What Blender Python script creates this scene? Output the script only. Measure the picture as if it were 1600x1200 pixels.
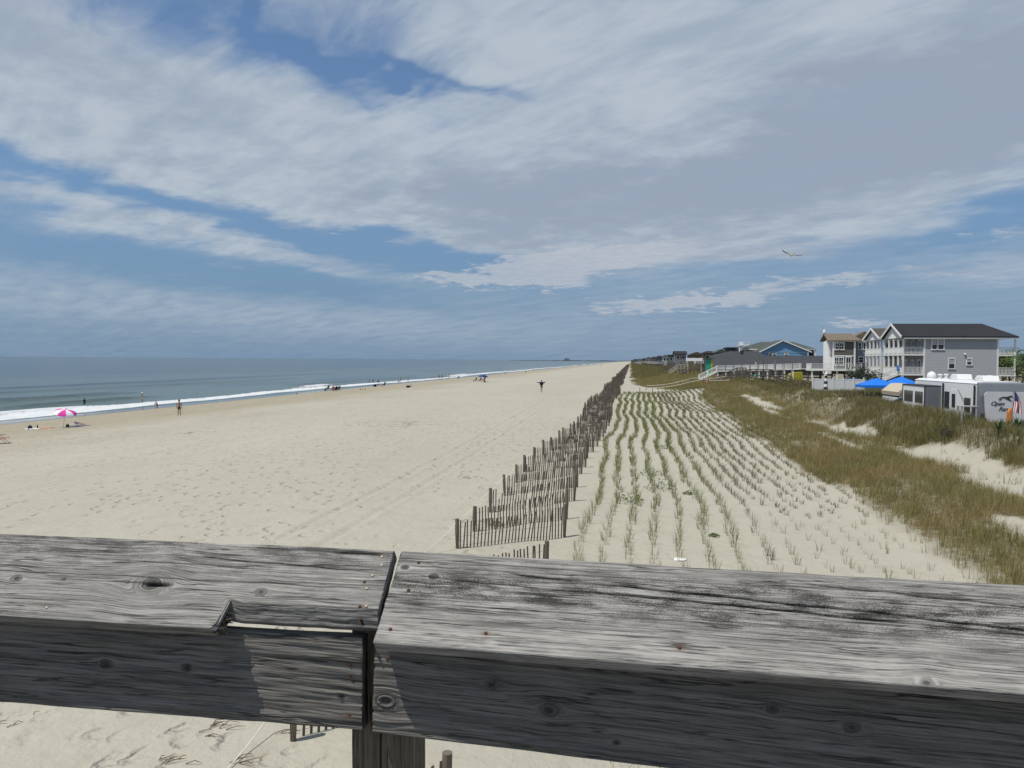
import bpy, bmesh, math, random
import numpy as np
from mathutils import Matrix, Vector
R = math.radians
rng = np.random.default_rng(7)
random.seed(7)
SC = bpy.context.scene
COL = SC.collection
for o in list(bpy.data.objects): bpy.data.objects.remove(o)

# ------------------------------------------------------------------ camera
F = 1230.0; YAW = R(8.6); PITCH = R(-1.77); ROLL = R(0.38); EYE = 5.2
fw = np.array([-math.sin(YAW)*math.cos(PITCH), math.cos(YAW)*math.cos(PITCH), math.sin(PITCH)])
rt = np.array([math.cos(YAW), math.sin(YAW), 0.0]); up = np.cross(rt, fw)
r2 = rt*math.cos(ROLL) + up*math.sin(ROLL); u2 = np.cross(r2, fw)
cd = bpy.data.cameras.new('camera'); cam = bpy.data.objects.new('camera', cd); COL.objects.link(cam)
cd.sensor_fit = 'HORIZONTAL'; cd.sensor_width = 36; cd.lens = F/1600*36
cd.clip_start = 0.05; cd.clip_end = 120000
cam.matrix_world = Matrix(((r2[0], u2[0], -fw[0], 0), (r2[1], u2[1], -fw[1], 0), (r2[2], u2[2], -fw[2], EYE), (0, 0, 0, 1)))
SC.camera = cam
def ray(px, py): return r2*(px-800)/F - u2*(py-600)/F + fw
def aty(px, py, y): d = ray(px, py); return np.array([0, 0, EYE]) + d*(y/d[1])
def atz(px, py, z): d = ray(px, py); return np.array([0, 0, EYE]) + d*((z-EYE)/d[2])

# ------------------------------------------------------------------ sky, sun, exposure
SUNV = Vector((-0.37, -0.265, 1.0)).normalized()
SC.view_settings.view_transform = 'Standard'; SC.view_settings.look = 'None'
SC.view_settings.exposure = 0.0; SC.view_settings.gamma = 1.0; SC.view_settings.use_curve_mapping = False

class NT:
    """small helper round a node tree"""
    dims = '3D'
    def __init__(s, tree): s.t = tree; s.n = tree.nodes; s.l = tree.links
    def put(s, sock, v):
        if hasattr(v, 'is_output'): s.l.new(v, sock)
        elif v is not None: sock.default_value = v
    def m(s, op, a, b=None, c=None, clamp=False):
        n = s.n.new('ShaderNodeMath'); n.operation = op; n.use_clamp = clamp
        s.put(n.inputs[0], a); s.put(n.inputs[1], b)
        if c is not None: s.put(n.inputs[2], c)
        return n.outputs[0]
    def v(s, op, a, b=None):
        n = s.n.new('ShaderNodeVectorMath'); n.operation = op
        s.put(n.inputs[0], a)
        if op == 'SCALE': s.put(n.inputs[3], b)
        elif b is not None: s.put(n.inputs[1], b)
        return n.outputs[0]
    def xyz(s, x, y, z):
        n = s.n.new('ShaderNodeCombineXYZ')
        for i, q in enumerate((x, y, z)): s.put(n.inputs[i], q)
        return n.outputs[0]
    def sep(s, v):
        n = s.n.new('ShaderNodeSeparateXYZ'); s.put(n.inputs[0], v); return n.outputs
    def noise(s, vec, scale, detail=4, rough=0.55, dist=0.0):
        n = s.n.new('ShaderNodeTexNoise'); n.noise_dimensions = s.dims; s.put(n.inputs['Vector'], vec)
        s.put(n.inputs['Scale'], scale); n.inputs['Detail'].default_value = detail
        n.inputs['Roughness'].default_value = rough; n.inputs['Distortion'].default_value = dist
        return n.outputs[0]
    def voro(s, vec, scale, feature='F1'):
        n = s.n.new('ShaderNodeTexVoronoi'); n.feature = feature
        s.put(n.inputs['Vector'], vec); n.inputs['Scale'].default_value = scale
        return n.outputs[0]
    def ss(s, x, lo, hi, a=0.0, b=1.0):
        n = s.n.new('ShaderNodeMapRange'); n.interpolation_type = 'SMOOTHSTEP'
        for i, q in enumerate((x, lo, hi, a, b)): s.put(n.inputs[i], q)
        return n.outputs[0]
    def mix(s, f, a, b, blend='MIX'):
        n = s.n.new('ShaderNodeMix'); n.data_type = 'RGBA'; n.blend_type = blend
        s.put(n.inputs[0], f)
        for sock, q in ((n.inputs[6], a), (n.inputs[7], b)):
            s.put(sock, q if hasattr(q, 'is_output') else (*q, 1.0))
        return n.outputs[2]
    def bump(s, h, strength, dist, normal=None):
        n = s.n.new('ShaderNodeBump'); n.inputs['Strength'].default_value = strength
        n.inputs['Distance'].default_value = dist; s.put(n.inputs['Height'], h)
        if normal is not None: s.put(n.inputs['Normal'], normal)
        return n.outputs[0]
    def attr(s, name):
        n = s.n.new('ShaderNodeAttribute'); n.attribute_name = name; return n
    def coord(s, k='Object'):
        return s.n.new('ShaderNodeTexCoord').outputs[k]

world = bpy.data.worlds.new('World'); SC.world = world; world.use_nodes = True; world.cycles.sampling_method = 'NONE'
SC.cycles.max_bounces = 6; SC.cycles.diffuse_bounces = 3; SC.cycles.glossy_bounces = 3
def build_sky():
    t = NT(world.node_tree); t.n.clear(); t.dims = '2D'
    sky = t.n.new('ShaderNodeTexSky'); sky.sky_type = 'NISHITA'; sky.sun_disc = False
    sky.sun_elevation = math.asin(SUNV.z); sky.sun_rotation = math.atan2(SUNV.x, SUNV.y)
    sky.altitude = 0; sky.air_density = 1.0; sky.dust_density = 0.6; sky.ozone_density = 2.0
    d = t.v('NORMALIZE', t.coord('Generated')); dx, dy, dz = t.sep(d)
    az = t.m('ARCTAN2', dx, dy); el = t.m('ARCSINE', dz)
    # cloud sheet coordinates: direction met with a high flat layer
    inv = t.m('DIVIDE', 1.0, t.m('ADD', t.m('MAXIMUM', dz, 0.0), 0.09))
    P = t.xyz(t.m('MULTIPLY', dx, inv), t.m('MULTIPLY', dy, inv), 0.0)
    # streaky cirrus: long grain running from lower right to upper left
    rot = t.n.new('ShaderNodeVectorRotate'); rot.rotation_type = 'Z_AXIS'
    t.put(rot.inputs['Vector'], P); rot.inputs['Angle'].default_value = R(38)
    S = t.v('MULTIPLY', rot.outputs[0], (0.9, 2.6, 1.0))
    w1 = t.noise(P, 1.7, 4, 0.6); w2 = t.noise(t.v('ADD', P, (7.3, 2.1, 0.0)), 1.7, 4, 0.6)
    fine = t.noise(S, 2.0, 7, 0.58, 0.5)
    puff = t.noise(P, 5.5, 6, 0.6)
    azw = t.m('ADD', az, t.m('MULTIPLY', t.m('SUBTRACT', w1, 0.5), 0.16))
    elw = t.m('ADD', el, t.m('MULTIPLY', t.m('SUBTRACT', w2, 0.5), t.m('ADD', t.m('MULTIPLY', el, 0.32), 0.012)))
    def ang(px, py):
        r = ray(px, py); r = r/np.linalg.norm(r); return math.atan2(r[0], r[1]), math.asin(r[2])
    AE = t.xyz(azw, elw, 0.0); AE0 = t.xyz(az, el, 0.0)
    def blob(px, py, rx, ry, deg, A=None):
        a0, e0 = ang(px, py)
        n = t.n.new('ShaderNodeMapping'); n.vector_type = 'TEXTURE'; t.put(n.inputs[0], AE if A is None else A)
        n.inputs['Location'].default_value = (a0, e0, 0); n.inputs['Rotation'].default_value = (0, 0, -R(deg)); n.inputs['Scale'].default_value = (rx/F, ry/F, 1)
        dt = t.n.new('ShaderNodeVectorMath'); dt.operation = 'DOT_PRODUCT'; t.l.new(n.outputs[0], dt.inputs[0]); t.l.new(n.outputs[0], dt.inputs[1])
        return t.m('POWER', 0.36788, dt.outputs['Value'])
    def total(lst, **k):
        acc = None
        for (px, py, rx, ry, dg, w) in lst:
            acc = t.m('MULTIPLY_ADD', blob(px, py, rx, ry, dg, **k), w, 0.0 if acc is None else acc)
        return acc
    high = total([(40, 195, 420, 72, 8, 1.0), (420, 245, 420, 72, 9, 1.0), (700, 265, 330, 75, 8, 0.9), (1010, 190, 420, 130, -6, 1.0),
                  (1350, 110, 480, 150, -4, 1.0), (900, 25, 420, 80, 6, 0.8), (860, 330, 300, 70, 4, 1.05), (1250, 290, 330, 85, -14, 0.95),
                  (1480, 210, 300, 90, -10, 0.6), (150, 70, 300, 75, 18, 0.75), (270, 356, 330, 20, 10.5, 0.92), (1470, 405, 260, 32, 6, 0.6),
                  (1130, 372, 160, 25, 6, 0.35), (250, 478, 700, 34, 4, 0.42), (1000, 500, 500, 30, 0, 0.15),
                  (430, 45, 150, 16, 33, -0.62), (670, 140, 230, 15, 11, -0.85), (200, 303, 430, 25, 9.5, -1.0), (620, 385, 190, 24, 9, -0.85), (300, 418, 420, 24, 5, -0.4),
                  (1550, 345, 140, 26, -18, -0.6), (1180, 405, 260, 28, 0, -0.7), (220, 175, 90, 30, 15, -0.2)])
    far_from = t.m('SUBTRACT', 1.0, blob(800, 280, 1500, 700, 0, AE0))      # plain broken cloud away from here
    cov = t.m('ADD', high, t.m('MULTIPLY', far_from, 0.55))
    cov = t.m('ADD', cov, t.m('MULTIPLY', t.m('SUBTRACT', fine, 0.5), t.ss(el, 0.05, 0.30, 0.35, 1.75)))
    a_hi = t.ss(cov, -0.18, 1.22, 0.0, 0.96)
    low = total([(745, 438, 120, 12, 2, 1.0), (835, 418, 90, 17, -3, 1.0), (900, 405, 90, 22, -4, 1.0), (1010, 395, 130, 20, -8, 0.9), (880, 442, 40, 8, 0, .8), (1035, 474, 120, 12, 0, 1.0), (960, 490, 70, 8, 0, 0.5), (1130, 466, 60, 10, 0, 0.6),
                 (1225, 447, 90, 16, -6, 0.7), (1345, 505, 42, 7, 0, 0.9), (1335, 435, 40, 10, 0, 0.6), (1560, 365, 60, 12, 0, 0.6), (532, 373, 16, 10, 0, 0.5), (1100, 515, 300, 12, 0, 0.35), (1540, 430, 140, 22, 8, 0.5)],
                A=t.xyz(t.m('ADD', az, t.m('MULTIPLY', t.m('SUBTRACT', puff, 0.5), 0.05)),
                t.m('ADD', el, t.m('MULTIPLY', t.m('SUBTRACT', t.noise(t.v('ADD', P, (3.0, 9.0, 0.0)), 6.5, 6, 0.62), 0.5), 0.035)), 0.0))
    lo_n = t.m('ADD', low, t.m('MULTIPLY', t.m('SUBTRACT', puff, 0.5), 1.1))
    a_lo = t.ss(lo_n, 0.38, 0.85, 0.0, 0.8)
    a_lo = t.m('MULTIPLY', a_lo, t.ss(low, 0.05, 0.3))
    grey = total([(1080, 265, 420, 75, -8, 0.8), (1420, 215, 360, 85, -14, 0.9), (760, 330, 200, 60, 10, 0.55), (130, 90, 330, 90, 15, 0.5), (1560, 60, 260, 120, 0, 0.5), (1400, 400, 300, 40, 0, 0.4)])
    gr = t.ss(t.m('ADD', t.m('ADD', grey, t.m('MULTIPLY', t.m('SUBTRACT', puff, 0.5), 1.1)), t.m('MULTIPLY', t.m('SUBTRACT', w1, 0.5), 1.2)), 0.05, 1.05)
    K = 10.0                                                        # the background strength is 0.1
    c_hi = t.mix(gr, (0.475*K, 0.54*K, 0.61*K), (0.32*K, 0.38*K, 0.475*K))
    c_hi = t.mix(t.ss(t.noise(t.v('MULTIPLY', S, (0.8, 0.7, 1.0)), 3.2, 6, 0.6), 0.35, 0.75, 0.0, 0.7), c_hi, (0.31*K, 0.385*K, 0.49*K))
    c_lo = t.mix(t.noise(P, 14.0, 4), (0.40*K, 0.45*K, 0.53*K), (0.52*K, 0.56*K, 0.62*K))
    # thin blue-grey moisture veil low over the sea
    base = t.mix(1.0, sky.outputs[0], (0.74, 0.88, 1.02), 'MULTIPLY')
    veil = t.ss(el, 0.0, 0.30, 0.86, 0.22)
    base = t.mix(veil, base, (0.145*K, 0.25*K, 0.405*K))
    c = t.mix(a_hi, base, c_hi); c = t.mix(a_lo, c, c_lo)
    bg = t.n.new('ShaderNodeBackground'); t.put(bg.inputs[0], c); bg.inputs[1].default_value = 0.1
    out = t.n.new('ShaderNodeOutputWorld'); t.l.new(bg.outputs[0], out.inputs[0])
build_sky()
sd = bpy.data.lights.new('sun', 'SUN'); sd.energy = 4.1; sd.angle = R(0.55); sd.color = (1.0, 0.955, 0.88)
sun = bpy.data.objects.new('sun', sd); COL.objects.link(sun)
sun.rotation_euler = SUNV.to_track_quat('Z', 'Y').to_euler(); sun.location = (-10, -10, 30)

# ------------------------------------------------------------------ helpers
def tag(o, label=None, cat=None, group=None, kind=None):
    if label: o['label'] = label
    if cat: o['category'] = cat
    if group: o['group'] = group
    if kind: o['kind'] = kind
    return o
def link(name, mesh, parent=None):
    o = bpy.data.objects.new(name, mesh); COL.objects.link(o)
    if parent is not None: o.parent = parent
    return o
def empty(name, loc, rz=0.0):
    o = bpy.data.objects.new(name, None); COL.objects.link(o)
    o.location = [float(q) for q in loc]; o.rotation_euler = (0, 0, rz); o.empty_display_size = 0.2
    return o
def npmesh(name, V, Fq=None, Ft=None, mat=None, smooth=False, attrs=None):
    """mesh from numpy arrays of quads and/or triangles"""
    me = bpy.data.meshes.new(name)
    V = np.asarray(V, np.float32); nq = 0 if Fq is None else len(Fq); nt = 0 if Ft is None else len(Ft)
    me.vertices.add(len(V)); me.vertices.foreach_set('co', V.ravel())
    idx = []; tot = []
    if nq: idx.append(np.asarray(Fq, np.int32).ravel()); tot.append(np.full(nq, 4, np.int32))
    if nt: idx.append(np.asarray(Ft, np.int32).ravel()); tot.append(np.full(nt, 3, np.int32))
    idx = np.concatenate(idx); tot = np.concatenate(tot)
    me.loops.add(len(idx)); me.loops.foreach_set('vertex_index', idx)
    me.polygons.add(len(tot))
    me.polygons.foreach_set('loop_start', np.concatenate([[0], np.cumsum(tot)[:-1]]).astype(np.int32))
    try: me.polygons.foreach_set('loop_total', tot)
    except Exception: pass
    if smooth: me.polygons.foreach_set('use_smooth', np.ones(len(tot), bool))
    for k, a in (attrs or {}).items():
        at = me.attributes.new(k, 'FLOAT', 'POINT'); at.data.foreach_set('value', np.asarray(a, np.float32).ravel())
    if mat: me.materials.append(mat)
    me.update(calc_edges=True); me.validate()
    return me
class MB:
    """collects boxes, prisms and tubes into one mesh"""
    def __init__(s): s.v = []; s.f = []
    def add(s, vs, fs):
        b = len(s.v); s.v += [tuple(map(float, q)) for q in vs]; s.f += [tuple(b+i for i in f) for f in fs]; return s
    def box(s, x0, x1, y0, y1, z0, z1):
        return s.add([(x0, y0, z0), (x1, y0, z0), (x1, y1, z0), (x0, y1, z0), (x0, y0, z1), (x1, y0, z1), (x1, y1, z1), (x0, y1, z1)],
                     [(3, 2, 1, 0), (4, 5, 6, 7), (0, 1, 5, 4), (1, 2, 6, 5), (2, 3, 7, 6), (3, 0, 4, 7)])
    def beam(s, a, b, w, h=None):
        a = Vector(a); b = Vector(b); d = (b-a).normalized(); h = h or w
        sd_ = d.cross(Vector((0, 0, 1)))
        sd_ = Vector((1, 0, 0)) if sd_.length < 1e-4 else sd_.normalized()
        u = sd_.cross(d).normalized(); vs = []
        for p in (a, b):
            for i, j in ((-1, -1), (1, -1), (1, 1), (-1, 1)): vs.append(p + sd_*i*w/2 + u*j*h/2)
        return s.add(vs, [(0, 1, 2, 3), (7, 6, 5, 4), (0, 4, 5, 1), (1, 5, 6, 2), (2, 6, 7, 3), (3, 7, 4, 0)])
    def tube(s, pts, rad, n=8):
        pts = [Vector(p) for p in pts]; vs = []; fs = []
        rads = rad if isinstance(rad, (list, tuple)) else [rad]*len(pts)
        for i, p in enumerate(pts):
            d = (pts[min(i+1, len(pts)-1)] - pts[max(i-1, 0)]).normalized()
            a = d.cross(Vector((0, 0, 1)))
            a = Vector((1, 0, 0)) if a.length < 1e-3 else a.normalized()
            b = d.cross(a)
            for k in range(n): vs.append(p + (a*math.cos(2*math.pi*k/n) + b*math.sin(2*math.pi*k/n))*rads[i])
        for i in range(len(pts)-1):
            for k in range(n): fs.append((i*n+k, i*n+(k+1) % n, (i+1)*n+(k+1) % n, (i+1)*n+k))
        fs.append(tuple(range(n-1, -1, -1))); fs.append(tuple((len(pts)-1)*n+k for k in range(n)))
        return s.add(vs, fs)
    def lathe(s, prof, n=14, c=(0, 0, 0)):
        vs = []; fs = []
        for r_, z in prof:
            for k in range(n): vs.append((c[0]+r_*math.cos(2*math.pi*k/n), c[1]+r_*math.sin(2*math.pi*k/n), c[2]+z))
        for i in range(len(prof)-1):
            for k in range(n): fs.append((i*n+k, i*n+(k+1) % n, (i+1)*n+(k+1) % n, (i+1)*n+k))
        fs.append(tuple(range(n-1, -1, -1))); fs.append(tuple((len(prof)-1)*n+k for k in range(n)))
        return s.add(vs, fs)
    def prism(s, poly, axis, a, b):
        """polygon given as (horizontal, z) pairs, pushed along axis x or y from a to b"""
        n = len(poly); P_ = (lambda p, q: (q, p[0], p[1])) if axis == 'x' else (lambda p, q: (p[0], q, p[1]))
        vs = [P_(p, a) for p in poly] + [P_(p, b) for p in poly]
        return s.add(vs, [tuple(range(n)), tuple(range(2*n-1, n-1, -1))] + [(i, i+n, (i+1) % n+n, (i+1) % n) for i in range(n)])
    def mesh(s, name, mat, smooth=False, bevel=0.0):
        me = bpy.data.meshes.new(name); me.from_pydata(s.v, [], s.f)
        bm = bmesh.new(); bm.from_mesh(me); bmesh.ops.recalc_face_normals(bm, faces=bm.faces)
        if bevel: bmesh.ops.bevel(bm, geom=list(bm.edges), offset=bevel, segments=2, affect='EDGES', profile=0.6)
        bm.to_mesh(me); bm.free()
        if mat: me.materials.append(mat)
        if smooth:
            for p in me.polygons: p.use_smooth = True
        return me
    def build(s, name, mat, parent=None, smooth=False, bevel=0.0):
        return link(name, s.mesh(name, mat, smooth, bevel), parent)

# numpy noise
def _hash(ix, iy, seed):
    h = (ix.astype(np.int64)*374761393 + iy.astype(np.int64)*668265263 + seed*974711) & 0xFFFFFFFF
    h = ((h ^ (h >> 13))*1274126177) & 0xFFFFFFFF
    return ((h ^ (h >> 16)) & 0xFFFF)/65535.0
def vnoise(x, y, seed=0):
    x, y = np.broadcast_arrays(np.asarray(x, float), np.asarray(y, float))
    ix = np.floor(x); iy = np.floor(y); fx = x-ix; fy = y-iy
    fx = fx*fx*(3-2*fx); fy = fy*fy*(3-2*fy)
    a = _hash(ix, iy, seed); b = _hash(ix+1, iy, seed); c = _hash(ix, iy+1, seed); d = _hash(ix+1, iy+1, seed)
    return (a*(1-fx)+b*fx)*(1-fy) + (c*(1-fx)+d*fx)*fy
def fbm(x, y, seed=0, octv=4, gain=0.5):
    s = 0; a = 1; t = 0
    for i in range(octv):
        s = s + a*vnoise(np.asarray(x)*2**i, np.asarray(y)*2**i, seed+i*17); t += a; a *= gain
    return s/t
def sstep(x, a, b):
    t = np.clip((np.asarray(x, float)-a)/(b-a), 0, 1); return t*t*(3-2*t)

# ------------------------------------------------------------------ materials
MATS = {}
def principled(name, base, rough=0.7, spec=0.3, metal=0.0, var=0.12, scale=3.0, bump=0.0, bscale=40.0, coat=0.0, transl=0.0):
    """plain painted or natural material: base colour broken up by soft noise, with fine bump"""
    if name in MATS: return MATS[name]
    m = bpy.data.materials.new(name); m.use_nodes = True; t = NT(m.node_tree)
    b = t.n['Principled BSDF']; P = t.coord('Object')
    n = t.noise(P, scale, 5, 0.6)
    lo = tuple(q*(1-var) for q in base); hi = tuple(min(1, q*(1+var)) for q in base)
    t.put(b.inputs['Base Color'], t.mix(n, lo, hi))
    b.inputs['Roughness'].default_value = rough; b.inputs['Metallic'].default_value = metal
    b.inputs['Specular IOR Level'].default_value = spec; b.inputs['Coat Weight'].default_value = coat
    if bump: t.put(b.inputs['Normal'], t.bump(t.noise(P, bscale, 4), 0.6, bump))
    MATS[name] = m; return m
def siding_mat(name, base, pitch=0.26):
    """lapped horizontal boards: a saw-tooth relief down the wall"""
    m = bpy.data.materials.new(name); m.use_nodes = True; t = NT(m.node_tree); b = t.n['Principled BSDF']
    x, y, z = t.sep(t.coord('Object'))
    saw = t.m('FRACT', t.m('DIVIDE', z, pitch))
    n = t.noise(t.xyz(t.m('MULTIPLY', t.m('ADD', x, y), 0.3), t.m('MULTIPLY', z, 2.0), 0.0), 2.0, 4)
    t.put(b.inputs['Base Color'], t.mix(n, tuple(q*0.9 for q in base), tuple(q*1.08 for q in base)))
    b.inputs['Roughness'].default_value = 0.6; b.inputs['Specular IOR Level'].default_value = 0.25
    t.put(b.inputs['Normal'], t.bump(t.m('SUBTRACT', 1.0, saw), 0.9, 0.05))
    return m
def shingle_mat(name, base):
    m = bpy.data.materials.new(name); m.use_nodes = True; t = NT(m.node_tree); b = t.n['Principled BSDF']
    P = t.coord('Object'); n = t.noise(P, 0.6, 4); n2 = t.noise(P, 6.0, 3)
    c = t.mix(n, tuple(q*0.8 for q in base), tuple(q*1.2 for q in base))
    t.put(b.inputs['Base Color'], t.mix(t.m('MULTIPLY', n2, 0.5), c, tuple(q*0.6 for q in base)))
    x, y, z = t.sep(P); saw = t.m('FRACT', t.m('MULTIPLY', z, 9.0))
    b.inputs['Roughness'].default_value = 0.9; b.inputs['Specular IOR Level'].default_value = 0.15
    t.put(b.inputs['Normal'], t.bump(saw, 0.4, 0.02)); return m
WHITE = principled('white_paint', (0.74, 0.74, 0.72), 0.5, var=0.06, scale=1.2)
GLASS = principled('window_glass', (0.022, 0.026, 0.032), 0.08, 0.6, var=0.3, scale=0.7)
BLIND = principled('window_blind', (0.36, 0.37, 0.37), 0.5, var=0.08)
DARKM = principled('dark_metal', (0.03, 0.03, 0.032), 0.5, 0.4)
CHROME = principled('bare_metal', (0.5, 0.5, 0.5), 0.35, 0.5, 0.9)
RUST = principled('rusty_nail', (0.085, 0.045, 0.028), 0.85, 0.2, 0.2, 0.4, 300.0)
OLDWOOD = principled('weathered_wood', (0.13, 0.112, 0.092), 0.9, 0.15, var=0.35, scale=6.0, bump=0.004)
DRIFT = principled('dry_stalk', (0.16, 0.12, 0.075), 0.9, 0.1, var=0.3, scale=12.0)
STRING = principled('white_string', (0.72, 0.69, 0.60), 0.8, 0.1)

# ------------------------------------------------------------------ terrain
SEA_Z = -2.45
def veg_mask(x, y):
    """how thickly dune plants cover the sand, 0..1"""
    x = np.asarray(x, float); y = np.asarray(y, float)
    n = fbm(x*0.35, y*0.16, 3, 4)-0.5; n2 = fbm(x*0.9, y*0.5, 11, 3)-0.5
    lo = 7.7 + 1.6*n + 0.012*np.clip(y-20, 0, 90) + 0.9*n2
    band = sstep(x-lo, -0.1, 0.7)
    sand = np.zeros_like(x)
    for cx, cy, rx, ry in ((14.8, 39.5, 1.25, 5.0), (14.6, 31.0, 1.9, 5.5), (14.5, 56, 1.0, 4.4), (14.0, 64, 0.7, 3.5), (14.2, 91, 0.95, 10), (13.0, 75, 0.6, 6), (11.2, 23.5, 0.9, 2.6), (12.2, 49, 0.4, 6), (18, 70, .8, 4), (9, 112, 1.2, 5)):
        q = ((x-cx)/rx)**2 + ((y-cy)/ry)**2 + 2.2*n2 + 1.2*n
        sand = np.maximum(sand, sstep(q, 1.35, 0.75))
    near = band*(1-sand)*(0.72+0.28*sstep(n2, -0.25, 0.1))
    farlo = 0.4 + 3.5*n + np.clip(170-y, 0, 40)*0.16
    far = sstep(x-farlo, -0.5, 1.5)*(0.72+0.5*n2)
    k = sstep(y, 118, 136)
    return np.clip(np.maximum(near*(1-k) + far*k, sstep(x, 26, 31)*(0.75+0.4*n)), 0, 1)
def ground_z(x, y):
    x = np.asarray(x, float); y = np.asarray(y, float)
    z = np.where(x < -22, -(-22-x)*0.048, 0.0)
    z = np.where(x < -80, -2.784-(-80-x)*0.03, z)
    z = z + 0.10*sstep(x, -30, -16)*sstep(x, -6, -16) + 0.12*np.exp(-((x+46)/5.0)**2)*(0.6+fbm(y*0.03, 0, 5, 2))
    z = z + 0.02*sstep(x, -6.5, -3.2) + 0.22*(fbm(x*0.45, y*0.4, 91, 3)-0.5)*sstep(x, -7, -4.5)*(1-sstep(x, -1.5, 2))
    z = z + 0.42*np.exp(-((x-10.4)/2.1)**2) + 0.38*sstep(x, 9, 14)
    ridge = (1.15+0.5*(fbm(y*0.07, 3.3, 21, 3)-0.5))*np.exp(-((x-17.4)/1.7)**2)*sstep(y, 26, 40)
    z = z + ridge*(1+0.22*sstep(y, 48, 56))*(1-0.6*sstep(y, 70, 88)) + 1.0*np.exp(-((y-89)/6.5)**2)*sstep(x, 15.5, 19)*(1-sstep(x, 27, 30)) + 0.42*sstep(x, 15, 19)
    z = z + sstep(y, 84, 120)*(0.95*sstep(x, 3, 12) - 0.2*sstep(x, 15, 19))
    z = z + 0.35*(fbm(x*0.22, y*0.12, 9, 4)-0.5)*sstep(x, 3, 12) + 0.07*(fbm(x*0.5, y*0.35, 14, 3)-0.5)*sstep(x, -70, -50)
    # vehicle ruts along the beach
    for rx in (-8.75, -10.15):
        xx = rx + 0.35*np.sin(y*0.045) - 0.012*np.clip(y-30, 0, 300)*0.4
        z = z - 0.035*np.exp(-((x-xx)/0.13)**2) + 0.018*np.exp(-((np.abs(x-xx)-0.27)/0.11)**2)
    return z
def gz(x, y): return float(ground_z(np.array([x]), np.array([y]))[0])

def sand_material():
    m = bpy.data.materials.new('beach_sand'); m.use_nodes = True; t = NT(m.node_tree); b = t.n['Principled BSDF']
    P = t.coord('Object'); x, y, z = t.sep(P)
    wet = t.attr('wet').outputs['Fac']; lit = t.attr('litter').outputs['Fac']
    big = t.noise(t.v('MULTIPLY', P, (0.10, 0.035, 0.1)), 1.0, 5, 0.6); mid = t.noise(P, 0.9, 6, 0.65); fine = t.noise(P, 9.0, 5, 0.6)
    c = t.mix(big, (0.335, 0.312, 0.245), (0.425, 0.405, 0.335))
    c = t.mix(t.m('MULTIPLY', t.ss(mid, 0.45, 0.75), 0.5), c, (0.315, 0.287, 0.22))
    c = t.mix(t.m('MULTIPLY', t.ss(fine, 0.55, 0.8), 0.4), c, (0.28, 0.258, 0.205))
    # the older tide line is a little browner
    tide = t.ss(t.m('ADD', x, t.m('MULTIPLY', big, 26.0)), -42.0, -22.0, 1.0, 0.0)
    c = t.mix(t.m('MULTIPLY', tide, t.ss(mid, 0.3, 0.7, 0.45, 1.0)), c, (0.285, 0.243, 0.168))
    speck = t.m('MULTIPLY', t.ss(t.noise(P, 55.0, 2, 0.5), 0.70, 0.76), t.ss(t.noise(P, 0.6, 3), 0.45, 0.65))
    c = t.mix(t.m('MULTIPLY', speck, 0.7), c, (0.12, 0.095, 0.06))
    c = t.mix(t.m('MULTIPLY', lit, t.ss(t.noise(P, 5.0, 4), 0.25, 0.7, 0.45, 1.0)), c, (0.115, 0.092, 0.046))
    c = t.mix(wet, c, (0.15, 0.135, 0.105))
    t.put(b.inputs['Base Color'], c)
    t.put(b.inputs['Roughness'], t.ss(wet, 0.3, 1.0, 0.95, 0.10)); b.inputs['Specular IOR Level'].default_value = 0.3
    # footprints, scuffs and wind ripples
    Q = t.v('MULTIPLY', P, (1.0, 0.62, 1.0))
    Qd = t.v('ADD', Q, t.v('SCALE', t.xyz(t.noise(P, 2.0, 3), t.noise(t.v('ADD', P, (5., 1., 0.)), 2.0, 3), 0.0), 0.5))
    prints = t.ss(t.voro(Qd, 2.1), 0.08, 0.40)
    trod = t.ss(t.noise(t.v('MULTIPLY', P, (1.0, 0.35, 1.0)), 0.16, 4, 0.6), 0.31, 0.57)
    trod = t.m('MULTIPLY', trod, t.ss(lit, 0.0, 0.4, 1.0, 0.3))
    trod = t.m('MULTIPLY', trod, t.ss(x, -5.0, -2.5, 1.0, 0.18))
    h = t.m('ADD', t.m('MULTIPLY', t.m('MULTIPLY', prints, trod), 0.10), t.m('MULTIPLY', t.noise(P, 3.2, 6, 0.6), 0.075))
    h = t.m('ADD', h, t.m('MULTIPLY', t.noise(P, 14.0, 4, 0.6), 0.012))
    h = t.m('MULTIPLY', h, t.ss(wet, 0.0, 0.6, 1.0, 0.02))
    t.put(b.inputs['Normal'], t.bump(h, 0.85, 1.0)); return m
def spaced(parts):
    out = []
    for a, b, d in parts: out.append(np.arange(a, b, d))
    return np.concatenate(out)
def grid_faces(nx, ny):
    i, j = np.meshgrid(np.arange(nx-1), np.arange(ny-1), indexing='ij'); a = (i*ny+j).ravel()
    return np.stack([a, a+ny, a+ny+1, a+1], 1)
gx = np.concatenate([spaced([(-160, -84, 4), (-84, -64, 0.8), (-64, -20, 1.1), (-20, -11.5, 0.5), (-11.5, -7.5, 0.1), (-7.5, 24, 0.35), (24, 80, 2.5)]), np.geomspace(80, 30000, 24)])
gy = np.concatenate([spaced([(-60, 0, 6), (0, 5, 1), (5, 60, 0.4), (60, 140, 0.9), (140, 420, 4)]), np.geomspace(420, 9000, 50)])
X, Y = np.meshgrid(gx, gy, indexing='ij')
Z = ground_z(X, Y)
shore = -67.4 + 1.2*np.sin(Y*0.021+0.6) + 1.6*(fbm(Y*0.05, 0.5, 31, 3)-0.5)
wet = sstep(X, shore+0.5, shore-0.9)
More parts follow.
